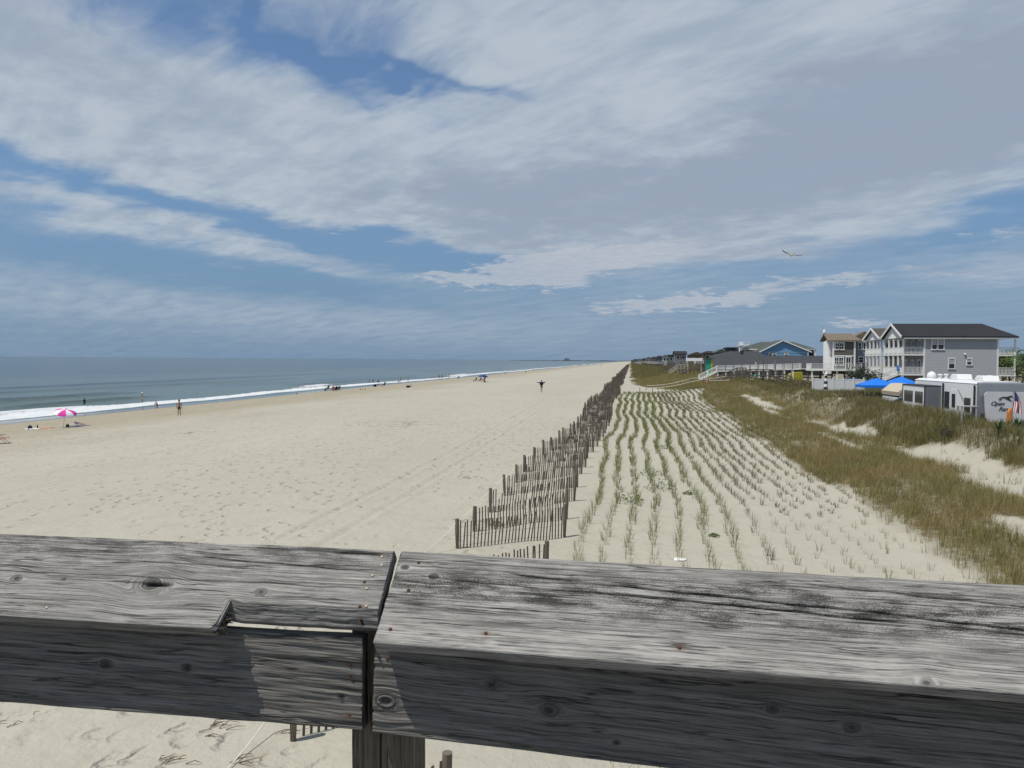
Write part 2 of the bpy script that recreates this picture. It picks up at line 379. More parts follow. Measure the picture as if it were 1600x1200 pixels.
me = npmesh('ground', np.stack([X.ravel(), Y.ravel(), Z.ravel()], 1), grid_faces(len(gx), len(gy)), None, sand_material(), True,
            {'wet': wet, 'litter': veg_mask(X, Y)})
tag(link('ground', me), 'pale sand beach and low dunes', None, None, 'structure')

# ------------------------------------------------------------------ sea
def sea_material():
    m = bpy.data.materials.new('sea_water'); m.use_nodes = True; t = NT(m.node_tree); b = t.n['Principled BSDF']
    P = t.coord('Object'); x, y, z = t.sep(P)
    off = t.m('SUBTRACT', -76.0, x)                                # metres out from the wet edge
    deep = t.ss(off, 0.0, 260.0); n = t.noise(t.v('MULTIPLY', P, (0.03, 0.008, 1.0)), 1.0, 5, 0.6)
    c = t.mix(deep, (0.068, 0.102, 0.086), (0.026, 0.052, 0.063))
    c = t.mix(t.m('MULTIPLY', t.ss(n, 0.42, 0.62), 0.85), c, (0.02, 0.038, 0.05))
    foam_at = t.attr('foam').outputs['Fac']
    lace = t.noise(t.v('MULTIPLY', P, (1.0, 0.45, 1.0)), 1.1, 8, 0.74, 0.8)
    foam = t.ss(t.m('ADD', foam_at, t.m('MULTIPLY', t.m('SUBTRACT', lace, 0.5), 2.4)), 0.40, 0.75)
    foam = t.m('MULTIPLY', foam, t.ss(foam_at, 0.0, 0.14))
    t.put(b.inputs['Base Color'], t.mix(foam, c, t.mix(lace, (0.45, 0.48, 0.49), (0.72, 0.73, 0.73))))
    t.put(b.inputs['Roughness'], t.m('ADD', t.m('MULTIPLY', foam, 0.6), 0.16)); b.inputs['IOR'].default_value = 1.33
    t.put(b.inputs['Specular IOR Level'], t.ss(foam, 0.0, 1.0, 0.42, 0.1))
    W = t.v('MULTIPLY', P, (1.0, 0.45, 1.0))
    h = t.m('ADD', t.m('MULTIPLY', t.noise(W, 0.30, 4, 0.55), 0.5), t.m('MULTIPLY', t.noise(W, 1.4, 5, 0.6), 0.16))
    h = t.m('ADD', h, t.m('MULTIPLY', foam, 0.10))
    t.put(b.inputs['Normal'], t.bump(h, 0.95, 1.2)); return m
sx = np.concatenate([-np.geomspace(60000, 170, 46), spaced([(-165, -100, 1.2), (-100, -70, 0.35)])])
sy = np.concatenate([-np.geomspace(20000, 40, 14), spaced([(-30, 40, 5), (40, 200, 0.8), (200, 420, 2.5)]), np.geomspace(425, 60000, 60)])
X, Y = np.meshgrid(sx, sy, indexing='ij')
edge = -75.4 + 1.6*np.sin(Y*0.026) + 2.6*(fbm(Y*0.06, 0.2, 41, 3)-0.5)
def swell(x, y, cx, amp, wid, y0, y1, seed):
    c = cx + 2.5*np.sin(y*0.02+seed) + 2*(fbm(y*0.03, 0.0, seed, 2)-0.5)
    d = x-c
    prof = np.where(d > 0, np.exp(-(d/(wid*0.45))**2), np.exp(-(d/wid)**2))
    return amp*prof*sstep(y, y0, y0+18)*sstep(y, y1, y1-22)
Z = np.full_like(X, SEA_Z)
for a in ((-103, 0.62, 2.6, 60, 165, 1), (-88.5, 0.5, 1.9, 92, 150, 2), (-84, 0.35, 1.6, 60, 120, 6), (-128, 0.4, 4.0, 90, 300, 3), (-150, 0.35, 5, 40, 400, 4), (-85, 0.6, 1.8, 178, 226, 5), (-92, 0.4, 2.2, 200, 330, 7), (-84, 0.5, 2.0, 300, 420, 8)):
    Z += swell(X, Y, *a)
Z += 0.10*(fbm(X*0.25, Y*0.12, 51, 4)-0.5)*sstep(X, -400, -120)*(1-sstep(X, edge-6, edge-1)) 
off = edge - X
fw_ = 2.6+2.5*fbm(Y*0.05, 9, 61, 3)+5*sstep(Y, 118, 92)-1.6*sstep(Y, 200, 320)
fo = np.where(off < 0, 0, 1.0)*sstep(off, -0.2, 0.5)*(1-sstep(off, fw_, fw_+4.2))
fo *= 0.85+0.45*(fbm(Y*0.035, 2, 66, 3))
brk = swell(X, Y, -84.5, 1.1, 1.5, 180, 224, 5) + 1.1*swell(X, Y, -101.8, 1.0, 1.2, 92, 118, 1)*sstep(fbm(Y*.2, 1, 3, 2), .5, .6) + swell(X, Y, -81, 0.9, 1.3, 235, 330, 8) + swell(X, Y, -80, 1.0, 2.0, 330, 700, 9)*0.95 + swell(X, Y, -86, .9, 1.6, 420, 900, 11)
fo = np.clip(np.maximum(fo, brk), 0, 1)
me = npmesh('sea', np.stack([X.ravel(), Y.ravel(), Z.ravel()], 1), grid_faces(len(sx), len(sy)), None, sea_material(), True, {'foam': fo})
tag(link('sea', me), 'grey green sea with white foam along the shore', None, None, 'structure')
# distant coast beyond the bay
mb = MB(); px = 792
xs = np.linspace(792, 1010, 70); prev = None; vs = []; fs = []
for i, q in enumerate(xs):
    yy = 7000 - 40*i; p = aty(q, 563, yy); h = 1 + 9*fbm(i*0.35, 0.3, 71, 3)*min(1, i/14) + (16 if i in (29,) else 0)
    for dy in (0, 300): vs += [(p[0], yy+dy, SEA_Z-3), (p[0], yy+dy, SEA_Z+h)]
for i in range(len(xs)-1):
    a = i*4; fs += [(a, a+4, a+5, a+1), (a+1, a+5, a+7, a+3), (a+3, a+7, a+6, a+2)]
mb.add(vs, fs); tag(mb.build('distant_coast', principled('far_land', (0.10, 0.13, 0.15), 0.9, var=0.3, scale=0.01)), 'low dark strip of land on the horizon', None, None, 'structure')

# ------------------------------------------------------------------ pier railing
def wood_mat(name, light, dark, lines=240.0, mottled=0.5, tint=(1, 1, 1)):
    m = bpy.data.materials.new(name); m.use_nodes = True; t = NT(m.node_tree); b = t.n['Principled BSDF']
    s = t.attr('along').outputs['Fac']; g = t.attr('grain').outputs['Fac']; crack = t.attr('crack').outputs['Fac']
    knot = t.attr('knot').outputs['Fac']; rust = t.attr('rust').outputs['Fac']; mold = t.attr('mold').outputs['Fac']
    P = t.coord('Object')
    l1 = t.noise(t.xyz(t.m('MULTIPLY', s, 3.2), t.m('MULTIPLY', g, lines), 0.0), 1.0, 5, 0.6)
    l2 = t.noise(t.xyz(t.m('MULTIPLY', s, 9.0), t.m('MULTIPLY', g, lines*2.2), 3.0), 1.0, 4, 0.65)
    blot = t.noise(t.xyz(t.m('MULTIPLY', s, 9.0), t.m('MULTIPLY', g, 34.0), 8.0), 1.0, 6, 0.68)
    sp = t.noise(P, 330.0, 4, 0.7)
    f = t.m('ADD', t.m('MULTIPLY', l1, 0.55), t.m('MULTIPLY', l2, 0.45))
    l3 = t.noise(t.xyz(t.m('MULTIPLY', s, 2.2), t.m('MULTIPLY', g, lines*0.36), 6.0), 1.0, 3, 0.5)
    f = t.ss(f, 0.36, 0.58); f = t.m('MULTIPLY', f, t.ss(l3, 0.25, 0.6, 0.55, 1.0))
    c = t.mix(f, dark, light)
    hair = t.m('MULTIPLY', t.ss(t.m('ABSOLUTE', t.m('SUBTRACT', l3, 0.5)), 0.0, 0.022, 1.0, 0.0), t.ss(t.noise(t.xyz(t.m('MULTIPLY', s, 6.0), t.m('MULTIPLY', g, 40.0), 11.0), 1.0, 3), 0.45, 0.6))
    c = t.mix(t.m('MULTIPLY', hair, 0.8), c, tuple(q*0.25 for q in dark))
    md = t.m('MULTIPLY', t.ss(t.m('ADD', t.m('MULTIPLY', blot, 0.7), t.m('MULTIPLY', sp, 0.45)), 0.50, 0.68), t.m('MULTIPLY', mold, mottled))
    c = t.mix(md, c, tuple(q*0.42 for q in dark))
    pale = t.m('MULTIPLY', t.ss(t.m('SUBTRACT', blot, t.m('MULTIPLY', mold, 0.25)), 0.44, 0.68), 0.55)
    c = t.mix(pale, c, tuple(min(1, q*1.22) for q in light))
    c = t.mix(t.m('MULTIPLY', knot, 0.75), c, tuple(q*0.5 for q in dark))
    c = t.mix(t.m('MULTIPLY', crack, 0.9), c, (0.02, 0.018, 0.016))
    c = t.mix(t.m('MULTIPLY', rust, t.ss(sp, 0.25, 0.7, 0.4, 0.95)), c, (0.14, 0.065, 0.035))
    t.put(b.inputs['Base Color'], c)
    b.inputs['Roughness'].default_value = 0.86; b.inputs['Specular IOR Level'].default_value = 0.18
    h = t.m('ADD', t.m('MULTIPLY', l1, 0.0030), t.m('MULTIPLY', l2, 0.0014)); h = t.m('SUBTRACT', h, t.m('MULTIPLY', hair, 0.003)); h = t.m('ADD', h, t.m('MULTIPLY', sp, 0.0006))
    t.put(b.inputs['Normal'], t.bump(h, 0.9, 1.0)); return m

def plank(name, mat, parent, L, W, T, nx, ny, seed, knots=(), cracks=(), rusts=(), mold=None, ridge=0.0006, lines=110.0, near_cut=None, rnd=0.006, drift=0.012, far_wear=0.0):
    """A weathered board: local x along, y across (0 = near edge, W = far edge), z up with the top face at 0.
    The surface really carries ridges, cracks, knots and worn edges."""
    s = np.linspace(0, L, nx)
    # cross-section, walked round: near-top edge -> top -> far edge -> bottom -> near edge
    top = np.linspace(rnd, W-rnd, ny)
    prof = [(q, 0.0, 0, 1) for q in top]
    for a in np.linspace(0, math.pi/2, 5)[1:]: prof.append((W-rnd+rnd*math.sin(a), -rnd+rnd*math.cos(a), math.sin(a), math.cos(a)))
    for z in np.linspace(-rnd, -T+rnd, 6)[1:]: prof.append((W, z, 1, 0))
    for q in np.linspace(W-rnd, rnd, 14): prof.append((q, -T, 0, -1))
    for z in np.linspace(-T+rnd, -rnd, 16): prof.append((0.0, z, -1, 0))
    for a in np.linspace(0, math.pi/2, 6)[1:-1]: prof.append((rnd-rnd*math.cos(a), -rnd+rnd*math.sin(a), -math.cos(a), math.sin(a)))
    prof = np.array(prof); npf = len(prof)
    S, Wc = np.meshgrid(s, prof[:, 0], indexing='ij'); Zc = np.broadcast_to(prof[:, 1], S.shape).copy()
    NY = np.broadcast_to(prof[:, 2], S.shape); NZ = np.broadcast_to(prof[:, 3], S.shape)
    across = Wc - np.where(NZ < -0.5, 0.3, 0) + np.where(NY < -0.5, Zc*1.3, 0) - np.where(NY > 0.5, Zc, 0)
    g = across + drift*(fbm(S*0.9, 0.3, seed, 2)-0.5)*2 + 0.0018*(fbm(S*4, across*9, seed+5, 3)-0.5)*2
    kn = np.zeros_like(S)
    for (ks, kw, kr) in knots:
        ds = S-ks; dw = across-kw
        g = g - 1.1*kr*np.tanh(dw/(0.6*kr))*np.exp(-(ds/(3.2*kr))**2)*np.exp(-np.abs(dw)/(2.6*kr))
        rr = np.sqrt((ds/1.5)**2 + dw**2); k = np.exp(-(rr/kr)**4)
        g = g*(1-k) + k*(rr*1.3); kn = np.maximum(kn, np.exp(-(rr/(kr*0.62))**4))
    n1 = fbm(S*3.0, g*lines, seed+9, 3); n2 = fbm(S*9.0, g*lines*2.7, seed+13, 2)
    h = ridge*(2*n1-1)*1.7 + ridge*0.6*(2*n2-1)
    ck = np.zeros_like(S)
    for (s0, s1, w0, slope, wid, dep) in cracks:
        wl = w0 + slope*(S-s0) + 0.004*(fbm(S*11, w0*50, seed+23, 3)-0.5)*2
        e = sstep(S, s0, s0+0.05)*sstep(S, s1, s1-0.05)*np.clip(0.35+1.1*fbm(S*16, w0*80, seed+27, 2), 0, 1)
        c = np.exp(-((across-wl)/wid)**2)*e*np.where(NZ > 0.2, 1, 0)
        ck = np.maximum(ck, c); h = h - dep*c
    h = h - 0.0025*kn*(vnoise(S*160, across*160, seed) - 0.1)
    h = h - far_wear*np.where(NY > 0.3, fbm(S*7, 0.1, seed+31, 4), 0)
    ru = np.zeros_like(S)
    for (rs, rw, rr) in rusts: ru = np.maximum(ru, np.exp(-(((S-rs)/(rr*1.8))**2 + ((across-rw)/rr)**2)))
    Yc = Wc + NY*h; Zc = Zc + NZ*h
    if near_cut is not None:                                        # a piece split away from the near edge
        c0, dep = near_cut
        jag = 0.034*(fbm(across*110, Zc*140, seed+47, 3)-0.5)
        cut = sstep(S+jag, c0-0.004, c0+0.006)*(dep + 0.004*(fbm(S*22, 0.7, seed+41, 3)-0.5) + 0.006*sstep(S, c0+0.05, c0))*(1 + 0.45*np.clip(Zc/T, -1, 0))
        lim = cut + rnd*0.4
        Yc = np.where(Yc < lim, lim + (Yc-lim)*0.06 + np.where(NY < -0.5, 0.003*(fbm(S*26, Zc*160, seed+43, 3)-0.5)*2*sstep(S, c0-0.02, c0), 0), Yc)
    # ends a touch ragged
    endw = 0.004*(fbm(across*60, Zc*30, seed+51, 3)-0.5)
    S2 = S + np.where(S < 1e-6, endw, 0) + np.where(S > L-1e-6, endw, 0)
    V = np.stack([S2.ravel(), Yc.ravel(), Zc.ravel()], 1)
    i, j = np.meshgrid(np.arange(nx-1), np.arange(npf), indexing='ij'); a = (i*npf+j).ravel(); b = (i*npf+(j+1) % npf).ravel()
    Fq = np.stack([a, a+npf, b+npf, b], 1)
    tris = []
    for base in (0, (nx-1)*npf):
        c = len(V); V = np.vstack([V, V[base:base+npf].mean(0)[None]])
        for j in range(npf):
            q = (c, base+j, base+(j+1) % npf); tris.append(q if base == 0 else (q[0], q[2], q[1]))
    pad = lambda A: np.concatenate([A.ravel(), [0, 0]])
    mo = np.ones_like(S)*0.5 if mold is None else np.clip(mold(S, across), 0, 1)
    me = npmesh(name, V, Fq, np.array(tris), mat, True, {'along': pad(S+seed), 'grain': pad(g), 'crack': pad(ck), 'knot': pad(kn), 'rust': pad(ru), 'mold': pad(mo)})
    return link(name, me, parent)
def nail(board, s, w, r=0.0042, mat=RUST, lift=0.0012):
    mb = MB(); mb.lathe([(r*0.75, -0.02), (r, -0.001), (r*0.95, lift), (r*0.5, lift+0.0008)], 10)
    o = mb.build('nail', mat, board, True); o.location = (s, w, 0); o.rotation_euler = (random.uniform(-.15, .15), random.uniform(-.15, .15), 0)
    return o

rail = empty('pier_railing', (-0.56, 1.75, 0.0))
tag(rail, 'weathered grey timber pier railing with split cap boards across the foreground', 'railing')
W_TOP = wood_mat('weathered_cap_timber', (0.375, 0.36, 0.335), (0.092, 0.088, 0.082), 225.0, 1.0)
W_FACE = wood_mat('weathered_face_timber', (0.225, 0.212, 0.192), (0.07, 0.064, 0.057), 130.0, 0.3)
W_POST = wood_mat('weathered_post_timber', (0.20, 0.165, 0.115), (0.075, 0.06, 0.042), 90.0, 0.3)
W_SPL = principled('torn_wood_fibre', (0.075, 0.06, 0.045), 0.9, 0.1, var=0.4, scale=120.0)
def place(o, p, ex, ey):
    """local x and y axes given in world space; the railing empty is not rotated"""
    ex = Vector(ex).normalized(); ey = Vector(ey); ey = (ey-ex*ey.dot(ex)).normalized(); ez = ex.cross(ey)
    M = Matrix(((ex.x, ey.x, ez.x, p[0]), (ex.y, ey.y, ez.y, p[1]), (ex.z, ey.z, ez.z, p[2]), (0, 0, 0, 1)))
    o.matrix_basis = Matrix.Translation(-Vector(rail.location)) @ M
# cap boards tilt towards the deck; positions come from the picked pixel edges
NR0 = Vector(atz(583, 1004, 4.58)); NR1 = Vector(atz(1600, 1085, 4.58)); exR = (NR1-NR0).normalized()
FR0 = Vector(atz(627, 857, 4.74)); FR1 = Vector(atz(1600, 917, 4.735))
eyR = ((FR0-NR0)+(FR1-NR1))*0.5; WR = eyR.length
NL1 = Vector(atz(579, 999, 4.588)); NL0 = Vector(atz(0, 964, 4.588)); exL = (NL1-NL0).normalized()
FL1 = Vector(atz(616, 862, 4.738)); FL0 = Vector(atz(0, 838, 4.738)); eyL = ((FL1-NL1)+(FL0-NL0))*0.5; WL = eyL.length
LR = 2.3; LL = 2.0; l0 = (NL1-NL0).length
def mold_R(s, w): return 0.25 + 0.95*np.exp(-((w-WR*0.62)/(WR*0.22))**2)*(0.5+fbm(s*4, w*12, 5, 3)) - 0.35*sstep(w, WR*0.3, 0.02)
def mold_L(s, w): return 0.30 + 0.45*sstep(w, WL*0.4, WL) + 0.25*sstep(s, LL-1.2, LL-1.8)
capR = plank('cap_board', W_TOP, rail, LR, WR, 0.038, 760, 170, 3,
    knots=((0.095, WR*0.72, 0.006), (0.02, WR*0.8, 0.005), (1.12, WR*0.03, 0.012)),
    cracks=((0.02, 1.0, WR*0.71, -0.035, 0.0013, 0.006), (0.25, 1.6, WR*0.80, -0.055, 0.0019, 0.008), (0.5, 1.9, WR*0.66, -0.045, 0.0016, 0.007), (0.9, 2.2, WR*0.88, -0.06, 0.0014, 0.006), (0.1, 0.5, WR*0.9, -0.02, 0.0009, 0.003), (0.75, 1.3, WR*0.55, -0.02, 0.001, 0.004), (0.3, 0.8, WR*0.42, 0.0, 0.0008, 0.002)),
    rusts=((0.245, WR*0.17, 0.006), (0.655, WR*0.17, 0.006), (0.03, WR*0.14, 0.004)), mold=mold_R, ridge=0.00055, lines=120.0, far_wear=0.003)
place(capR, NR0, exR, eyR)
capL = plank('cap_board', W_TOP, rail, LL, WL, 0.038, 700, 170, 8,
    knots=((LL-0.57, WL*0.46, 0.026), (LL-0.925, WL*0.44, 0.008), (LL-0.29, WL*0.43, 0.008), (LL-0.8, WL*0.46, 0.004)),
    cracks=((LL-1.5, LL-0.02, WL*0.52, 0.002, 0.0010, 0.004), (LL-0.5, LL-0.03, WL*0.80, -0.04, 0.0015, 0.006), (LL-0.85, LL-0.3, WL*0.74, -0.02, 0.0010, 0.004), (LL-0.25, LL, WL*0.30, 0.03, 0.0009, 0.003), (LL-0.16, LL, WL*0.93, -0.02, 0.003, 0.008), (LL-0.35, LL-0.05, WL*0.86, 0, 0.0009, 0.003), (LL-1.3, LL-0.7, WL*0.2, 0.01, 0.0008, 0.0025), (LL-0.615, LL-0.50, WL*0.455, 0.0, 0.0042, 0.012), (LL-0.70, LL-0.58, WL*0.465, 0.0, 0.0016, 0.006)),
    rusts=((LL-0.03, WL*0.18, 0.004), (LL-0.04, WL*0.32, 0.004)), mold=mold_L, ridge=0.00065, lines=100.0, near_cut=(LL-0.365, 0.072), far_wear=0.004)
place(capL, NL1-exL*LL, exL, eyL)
for s, w in ((0.245, .17), (0.655, .17), (0.03, .14), (0.045, .55), (0.05, .86)): nail(capR, s, WR*w)
PALE = principled('bright_nail_head', (0.42, 0.33, 0.24), 0.6, 0.3, 0.3, 0.3, 200.0)
for s, w, mt in ((0.035, .2, RUST), (0.03, .34, PALE), (0.045, .33, RUST), (0.04, .53, PALE), (0.035, .68, PALE), (0.02, .8, PALE), (0.025, .9, PALE), (0.05, .6, RUST), (0.8, .13, PALE)): nail(capL, LL-s, WL*w, 0.0038, mt)
for i in range(16):                                             # torn fibres at the break
    w_ = random.uniform(0.006, 0.064); z_ = -random.uniform(0.002, 0.034); l_ = random.uniform(0.008, 0.026); r_ = random.uniform(0.0015, 0.0035)
    w_ = max(w_, 0.004)
    MB().tube([(LL-0.372, w_, z_), (LL-0.366+l_*0.6, w_+random.gauss(0, .0015), z_-.001), (LL-0.366+l_, w_+random.gauss(0, .003), z_-.002)], [r_*1.3, r_, r_*0.25], 5).build('splinter', W_SPL, capL)
# upright boards under the caps
YF = 1.697
def face(px0, px1, ext, seed, ztop, zbot0, zbot1, **k):
    a = Vector(aty(*px0, YF)); b = Vector(aty(*px1, YF))
    return a, b
fb0 = Vector(aty(0, 1097, YF)); fb1 = Vector(aty(566, 1143, YF)); exf = (fb1-fb0).normalized(); HF = 0.212
LfL = 2.0
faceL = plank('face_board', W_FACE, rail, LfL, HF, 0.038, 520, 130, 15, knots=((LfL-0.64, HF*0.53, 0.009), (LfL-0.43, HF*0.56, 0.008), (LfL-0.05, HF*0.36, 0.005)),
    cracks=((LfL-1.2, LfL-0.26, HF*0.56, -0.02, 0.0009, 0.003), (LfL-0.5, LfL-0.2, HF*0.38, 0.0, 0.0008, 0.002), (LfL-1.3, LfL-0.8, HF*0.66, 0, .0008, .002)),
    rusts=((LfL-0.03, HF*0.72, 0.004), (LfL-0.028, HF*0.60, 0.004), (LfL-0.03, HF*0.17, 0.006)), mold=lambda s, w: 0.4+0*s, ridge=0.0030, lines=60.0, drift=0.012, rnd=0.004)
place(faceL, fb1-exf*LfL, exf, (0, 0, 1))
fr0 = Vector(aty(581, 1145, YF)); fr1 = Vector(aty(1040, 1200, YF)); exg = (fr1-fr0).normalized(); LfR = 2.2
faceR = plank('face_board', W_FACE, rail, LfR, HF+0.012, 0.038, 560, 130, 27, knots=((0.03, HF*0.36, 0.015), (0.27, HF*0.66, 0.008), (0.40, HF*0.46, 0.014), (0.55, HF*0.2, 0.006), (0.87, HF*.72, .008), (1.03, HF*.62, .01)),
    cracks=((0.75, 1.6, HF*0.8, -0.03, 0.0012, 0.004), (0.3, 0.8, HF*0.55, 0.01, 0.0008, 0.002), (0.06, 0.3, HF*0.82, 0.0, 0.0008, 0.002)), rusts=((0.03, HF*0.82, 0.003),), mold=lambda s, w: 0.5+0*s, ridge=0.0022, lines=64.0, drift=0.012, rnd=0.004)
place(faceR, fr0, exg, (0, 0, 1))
for s, w in ((0.03, .72), (0.028, .60), (0.03, .17)): nail(faceL, LfL-s, HF*w)
nail(faceR, 0.03, HF*0.82)
# post: stands on the ground like the other piles
pL = aty(550, 1165, 1.735); pR = aty(641, 1165, 1.735); PW = float(pR[0]-pL[0]); zg = gz(-0.55, 1.8)-0.6; PH = 4.60-zg
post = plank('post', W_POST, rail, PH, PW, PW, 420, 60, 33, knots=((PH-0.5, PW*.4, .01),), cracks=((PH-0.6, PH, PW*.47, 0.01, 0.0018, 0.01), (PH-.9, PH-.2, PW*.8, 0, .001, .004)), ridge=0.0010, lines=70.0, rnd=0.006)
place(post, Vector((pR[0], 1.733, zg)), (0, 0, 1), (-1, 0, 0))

# ------------------------------------------------------------------ pier deck under the camera
deck = empty('pier_deck', (0, 0, 0)); tag(deck, None, None, None, 'structure')
DECKW = principled('grey_deck_timber', (0.16, 0.15, 0.135), 0.9, 0.15, var=0.3, scale=5.0, bump=0.003)
pm = MB().box(-4.2, 4.2, 0, 0.14, -0.038, 0).mesh('deck_plank', DECKW)
for k in range(32):
    o = link('deck_plank', pm, deck); o.location = (0, -3.0+k*0.147, 3.60)
for y in (-2.6, 1.60): MB().box(-4.2, 4.2, y-0.05, y+0.05, 3.32, 3.558).build('beam', OLDWOOD, deck)
for x in (-2.4, 2.4):
    for y in (-2.6, 1.60):
        g0 = gz(x, y)-0.8; MB().tube([(x, y, g0), (x, y, 3.317)], 0.14, 12).build('pile', OLDWOOD, deck)

# ------------------------------------------------------------------ sand fence: short slanted panels in a zigzag line
def slat_material():
    m = bpy.data.materials.new('fence_slat_wood'); m.use_nodes = True; t = NT(m.node_tree); b = t.n['Principled BSDF']
    P = t.coord('Object'); n = t.noise(t.v('MULTIPLY', P, (30., 30., 3.)), 1.0, 4)
    oi = t.n.new('ShaderNodeObjectInfo').outputs['Random']
    c = t.mix(n, (0.135, 0.113, 0.09), (0.24, 0.205, 0.165)); c = t.mix(t.m('MULTIPLY', oi, 0.45), c, (0.085, 0.07, 0.056))
    t.put(b.inputs['Base Color'], c); b.inputs['Roughness'].default_value = 0.9; b.inputs['Specular IOR Level'].default_value = 0.15
    return m
SLAT = slat_material(); WIRE = principled('twisted_wire', (0.10, 0.085, 0.07), 0.7, 0.3, 0.4)
slat_meshes = []
for k in range(4):
    w = 0.036; bm_ = MB(); tp = [0.0, 0.012, -0.01, 0.006][k]
    bm_.add([(-w/2, -.005, -.35), (w/2, -.005, -.35), (w/2, .005, -.35), (-w/2, .005, -.35), (-w/2, -.005, 1-tp), (w/2, -.005, 1+tp), (w/2, .005, 1+tp), (-w/2, .005, 1-tp)],
            [(3, 2, 1, 0), (4, 5, 6, 7), (0, 1, 5, 4), (1, 2, 6, 5), (2, 3, 7, 6), (3, 0, 4, 7)])
    slat_meshes.append(bm_.mesh('slat', SLAT))
post_mesh = MB().tube([(0, 0, -.4), (0, 0, 0.5), (0.004, 0, 1.0)], [0.062, 0.06, 0.055], 10).mesh('post', SLAT)
ORD = ['nearest the pier', 'second from the pier', 'third from the pier', 'fourth from the pier', 'fifth from the pier', 'sixth from the pier', 'seventh from the pier', 'eighth from the pier', 'ninth from the pier', 'tenth from the pier', 'eleventh from the pier', 'twelfth from the pier']
NPAN = 84; NSING = 15
pans = [5.9, 9.95, 13.1, 16.2, 20.8, 23.2, 26.4, 29.7, 33.0]; ypan = 36.1
while ypan < 900:
    pans.append(ypan + random.uniform(-.15, .15)); ypan += 3.05
far = MB()
for k, y0 in enumerate(pans):
    wob = -0.0016*max(0, y0-60) - 0.000012*max(0, y0-60)**1.9*0.2
    bend = 0.35*math.sin(y0*0.11+1) if k > 4 else 0
    x0 = -4.42 + bend + random.uniform(-.1, .1); x1 = -1.92 + bend*0.7 + random.uniform(-.1, .1)
    if k == 1: x0 = -4.47
    if k == 4: x0 = -4.62
    dy = 2.25 + random.uniform(-.12, .12) - (.15 if k == 4 else 0)
    n = 33; hl = random.uniform(0.70, 0.80); hr = random.uniform(0.86, 0.96)
    if k == 4: hl, hr = 0.74, 0.92
    lean = random.uniform(-.08, .16)
    sx_, sy_ = x0, y0+0.0
    if k < NPAN:
        e = empty('sand_fence_panel', (x0, y0, gz(x0, y0)))
        lab = ('slatted wooden sand fence panel, %s in the zigzag line' % ORD[k]) if k < 12 else 'small slatted sand fence panel in the receding middle of the zigzag line'
        tag(e, lab, 'fence', 'slanted panels of the zigzag sand fence')
    zb = gz(x0, y0)
    many = MB(); uu = np.arange(n+1)/n
    GZ = ground_z(x0+(x1-x0)*uu, y0+dy*uu + 0.10*np.sin(uu*math.pi*2+k))
    for i in range(1, n):
        u = i/n; sag = 0.05*math.sin(u*math.pi)
        x = x0+(x1-x0)*u; y = y0+dy*u + 0.10*math.sin(u*math.pi*2+k); h = hl+(hr-hl)*u - sag + random.uniform(-.025, .025)
        g0 = GZ[i]; tilt = lean*math.sin(u*math.pi) + random.gauss(0, 0.025); rz = math.atan2(dy, x1-x0)
        if k > 4 and random.random() < 0.05: h *= random.uniform(.55, .9)
        if k > 3 and random.random() < 0.035: continue
        if k < NSING:
            o = link('slat', slat_meshes[i % 4], e); o.location = (x-x0, y-y0, g0-zb); o.scale = (1, 1, h); o.rotation_euler = (random.gauss(0, .02), tilt, rz)
        else:
            c, s_ = math.cos(rz), math.sin(rz); wd = 0.019 if k < 60 else 0.03
            tx = tilt*h
            tgt = many if k < NPAN else far
            ox, oy, oz = (x0, y0, zb) if k < NPAN else (0, 0, 0)
            if k >= NPAN and i % 2: continue
            vs = []
            for zz in (-.15, h):
                q = tx*(zz/h)
                for a, b in ((-wd, -.005), (wd, -.005), (wd, .005), (-wd, .005)): vs.append((x-ox+a*c-b*s_+q*c, y-oy+a*s_+b*c+q*s_, g0-oz+zz))
            tgt.add(vs, [(4, 5, 6, 7), (0, 1, 5, 4), (1, 2, 6, 5), (2, 3, 7, 6), (3, 0, 4, 7)])
    if k < NPAN and k >= NSING: tag(many.build('slats', SLAT, e), kind='stuff')
    for (px_, py_, hh) in ((x0, y0, hl+.07), (x1, y0+dy, hr+.06)):
        if k < NPAN:
            o = link('post', post_mesh, e); o.location = (px_-x0, py_-y0, gz(px_, py_)-zb); o.scale = (1, 1, hh); o.rotation_euler = (random.gauss(0, .03), random.gauss(0, .03), random.uniform(0, 3))
        else: far.tube([(px_, py_, GZ[0]-.1), (px_, py_, GZ[0]+hh)], 0.06, 5)
    if k < 40:
        for zf in (0.12, 0.45, 0.8):
            pts = []
            for i in range(0, n+1, 3):
                u = i/n; x = x0+(x1-x0)*u; y = y0+dy*u + 0.10*math.sin(u*math.pi*2+k); h = hl+(hr-hl)*u-0.05*math.sin(u*math.pi)
                pts.append((x-x0, y-y0-0.008, GZ[i]-zb+h*zf))
            MB().tube(pts, 0.003, 4).build('wire', WIRE, e)
    if k in (4, 5, 6, 7, 8):
        MB().tube([(-0.03, -0.02, hl*.95), (-0.35, -.45, hl*.45), (-0.75, -1.0, 0.02)], 0.007, 5).build('guy_string', STRING, e)
tag(far.build('far_sand_fence', SLAT), 'far end of the sand fence shrinking towards the horizon', 'fence', None, 'stuff')
s0 = MB(); p0 = atz(418, 1122, 0.25); p1 = atz(352, 1205, 0.03)
s0.tube([p0, (p0*0.5+p1*0.5)-np.array([0, 0, .03]), p1], 0.008, 5); tag(s0.build('loose_string', STRING), 'white string stretched over the sand below the left railing', 'string')

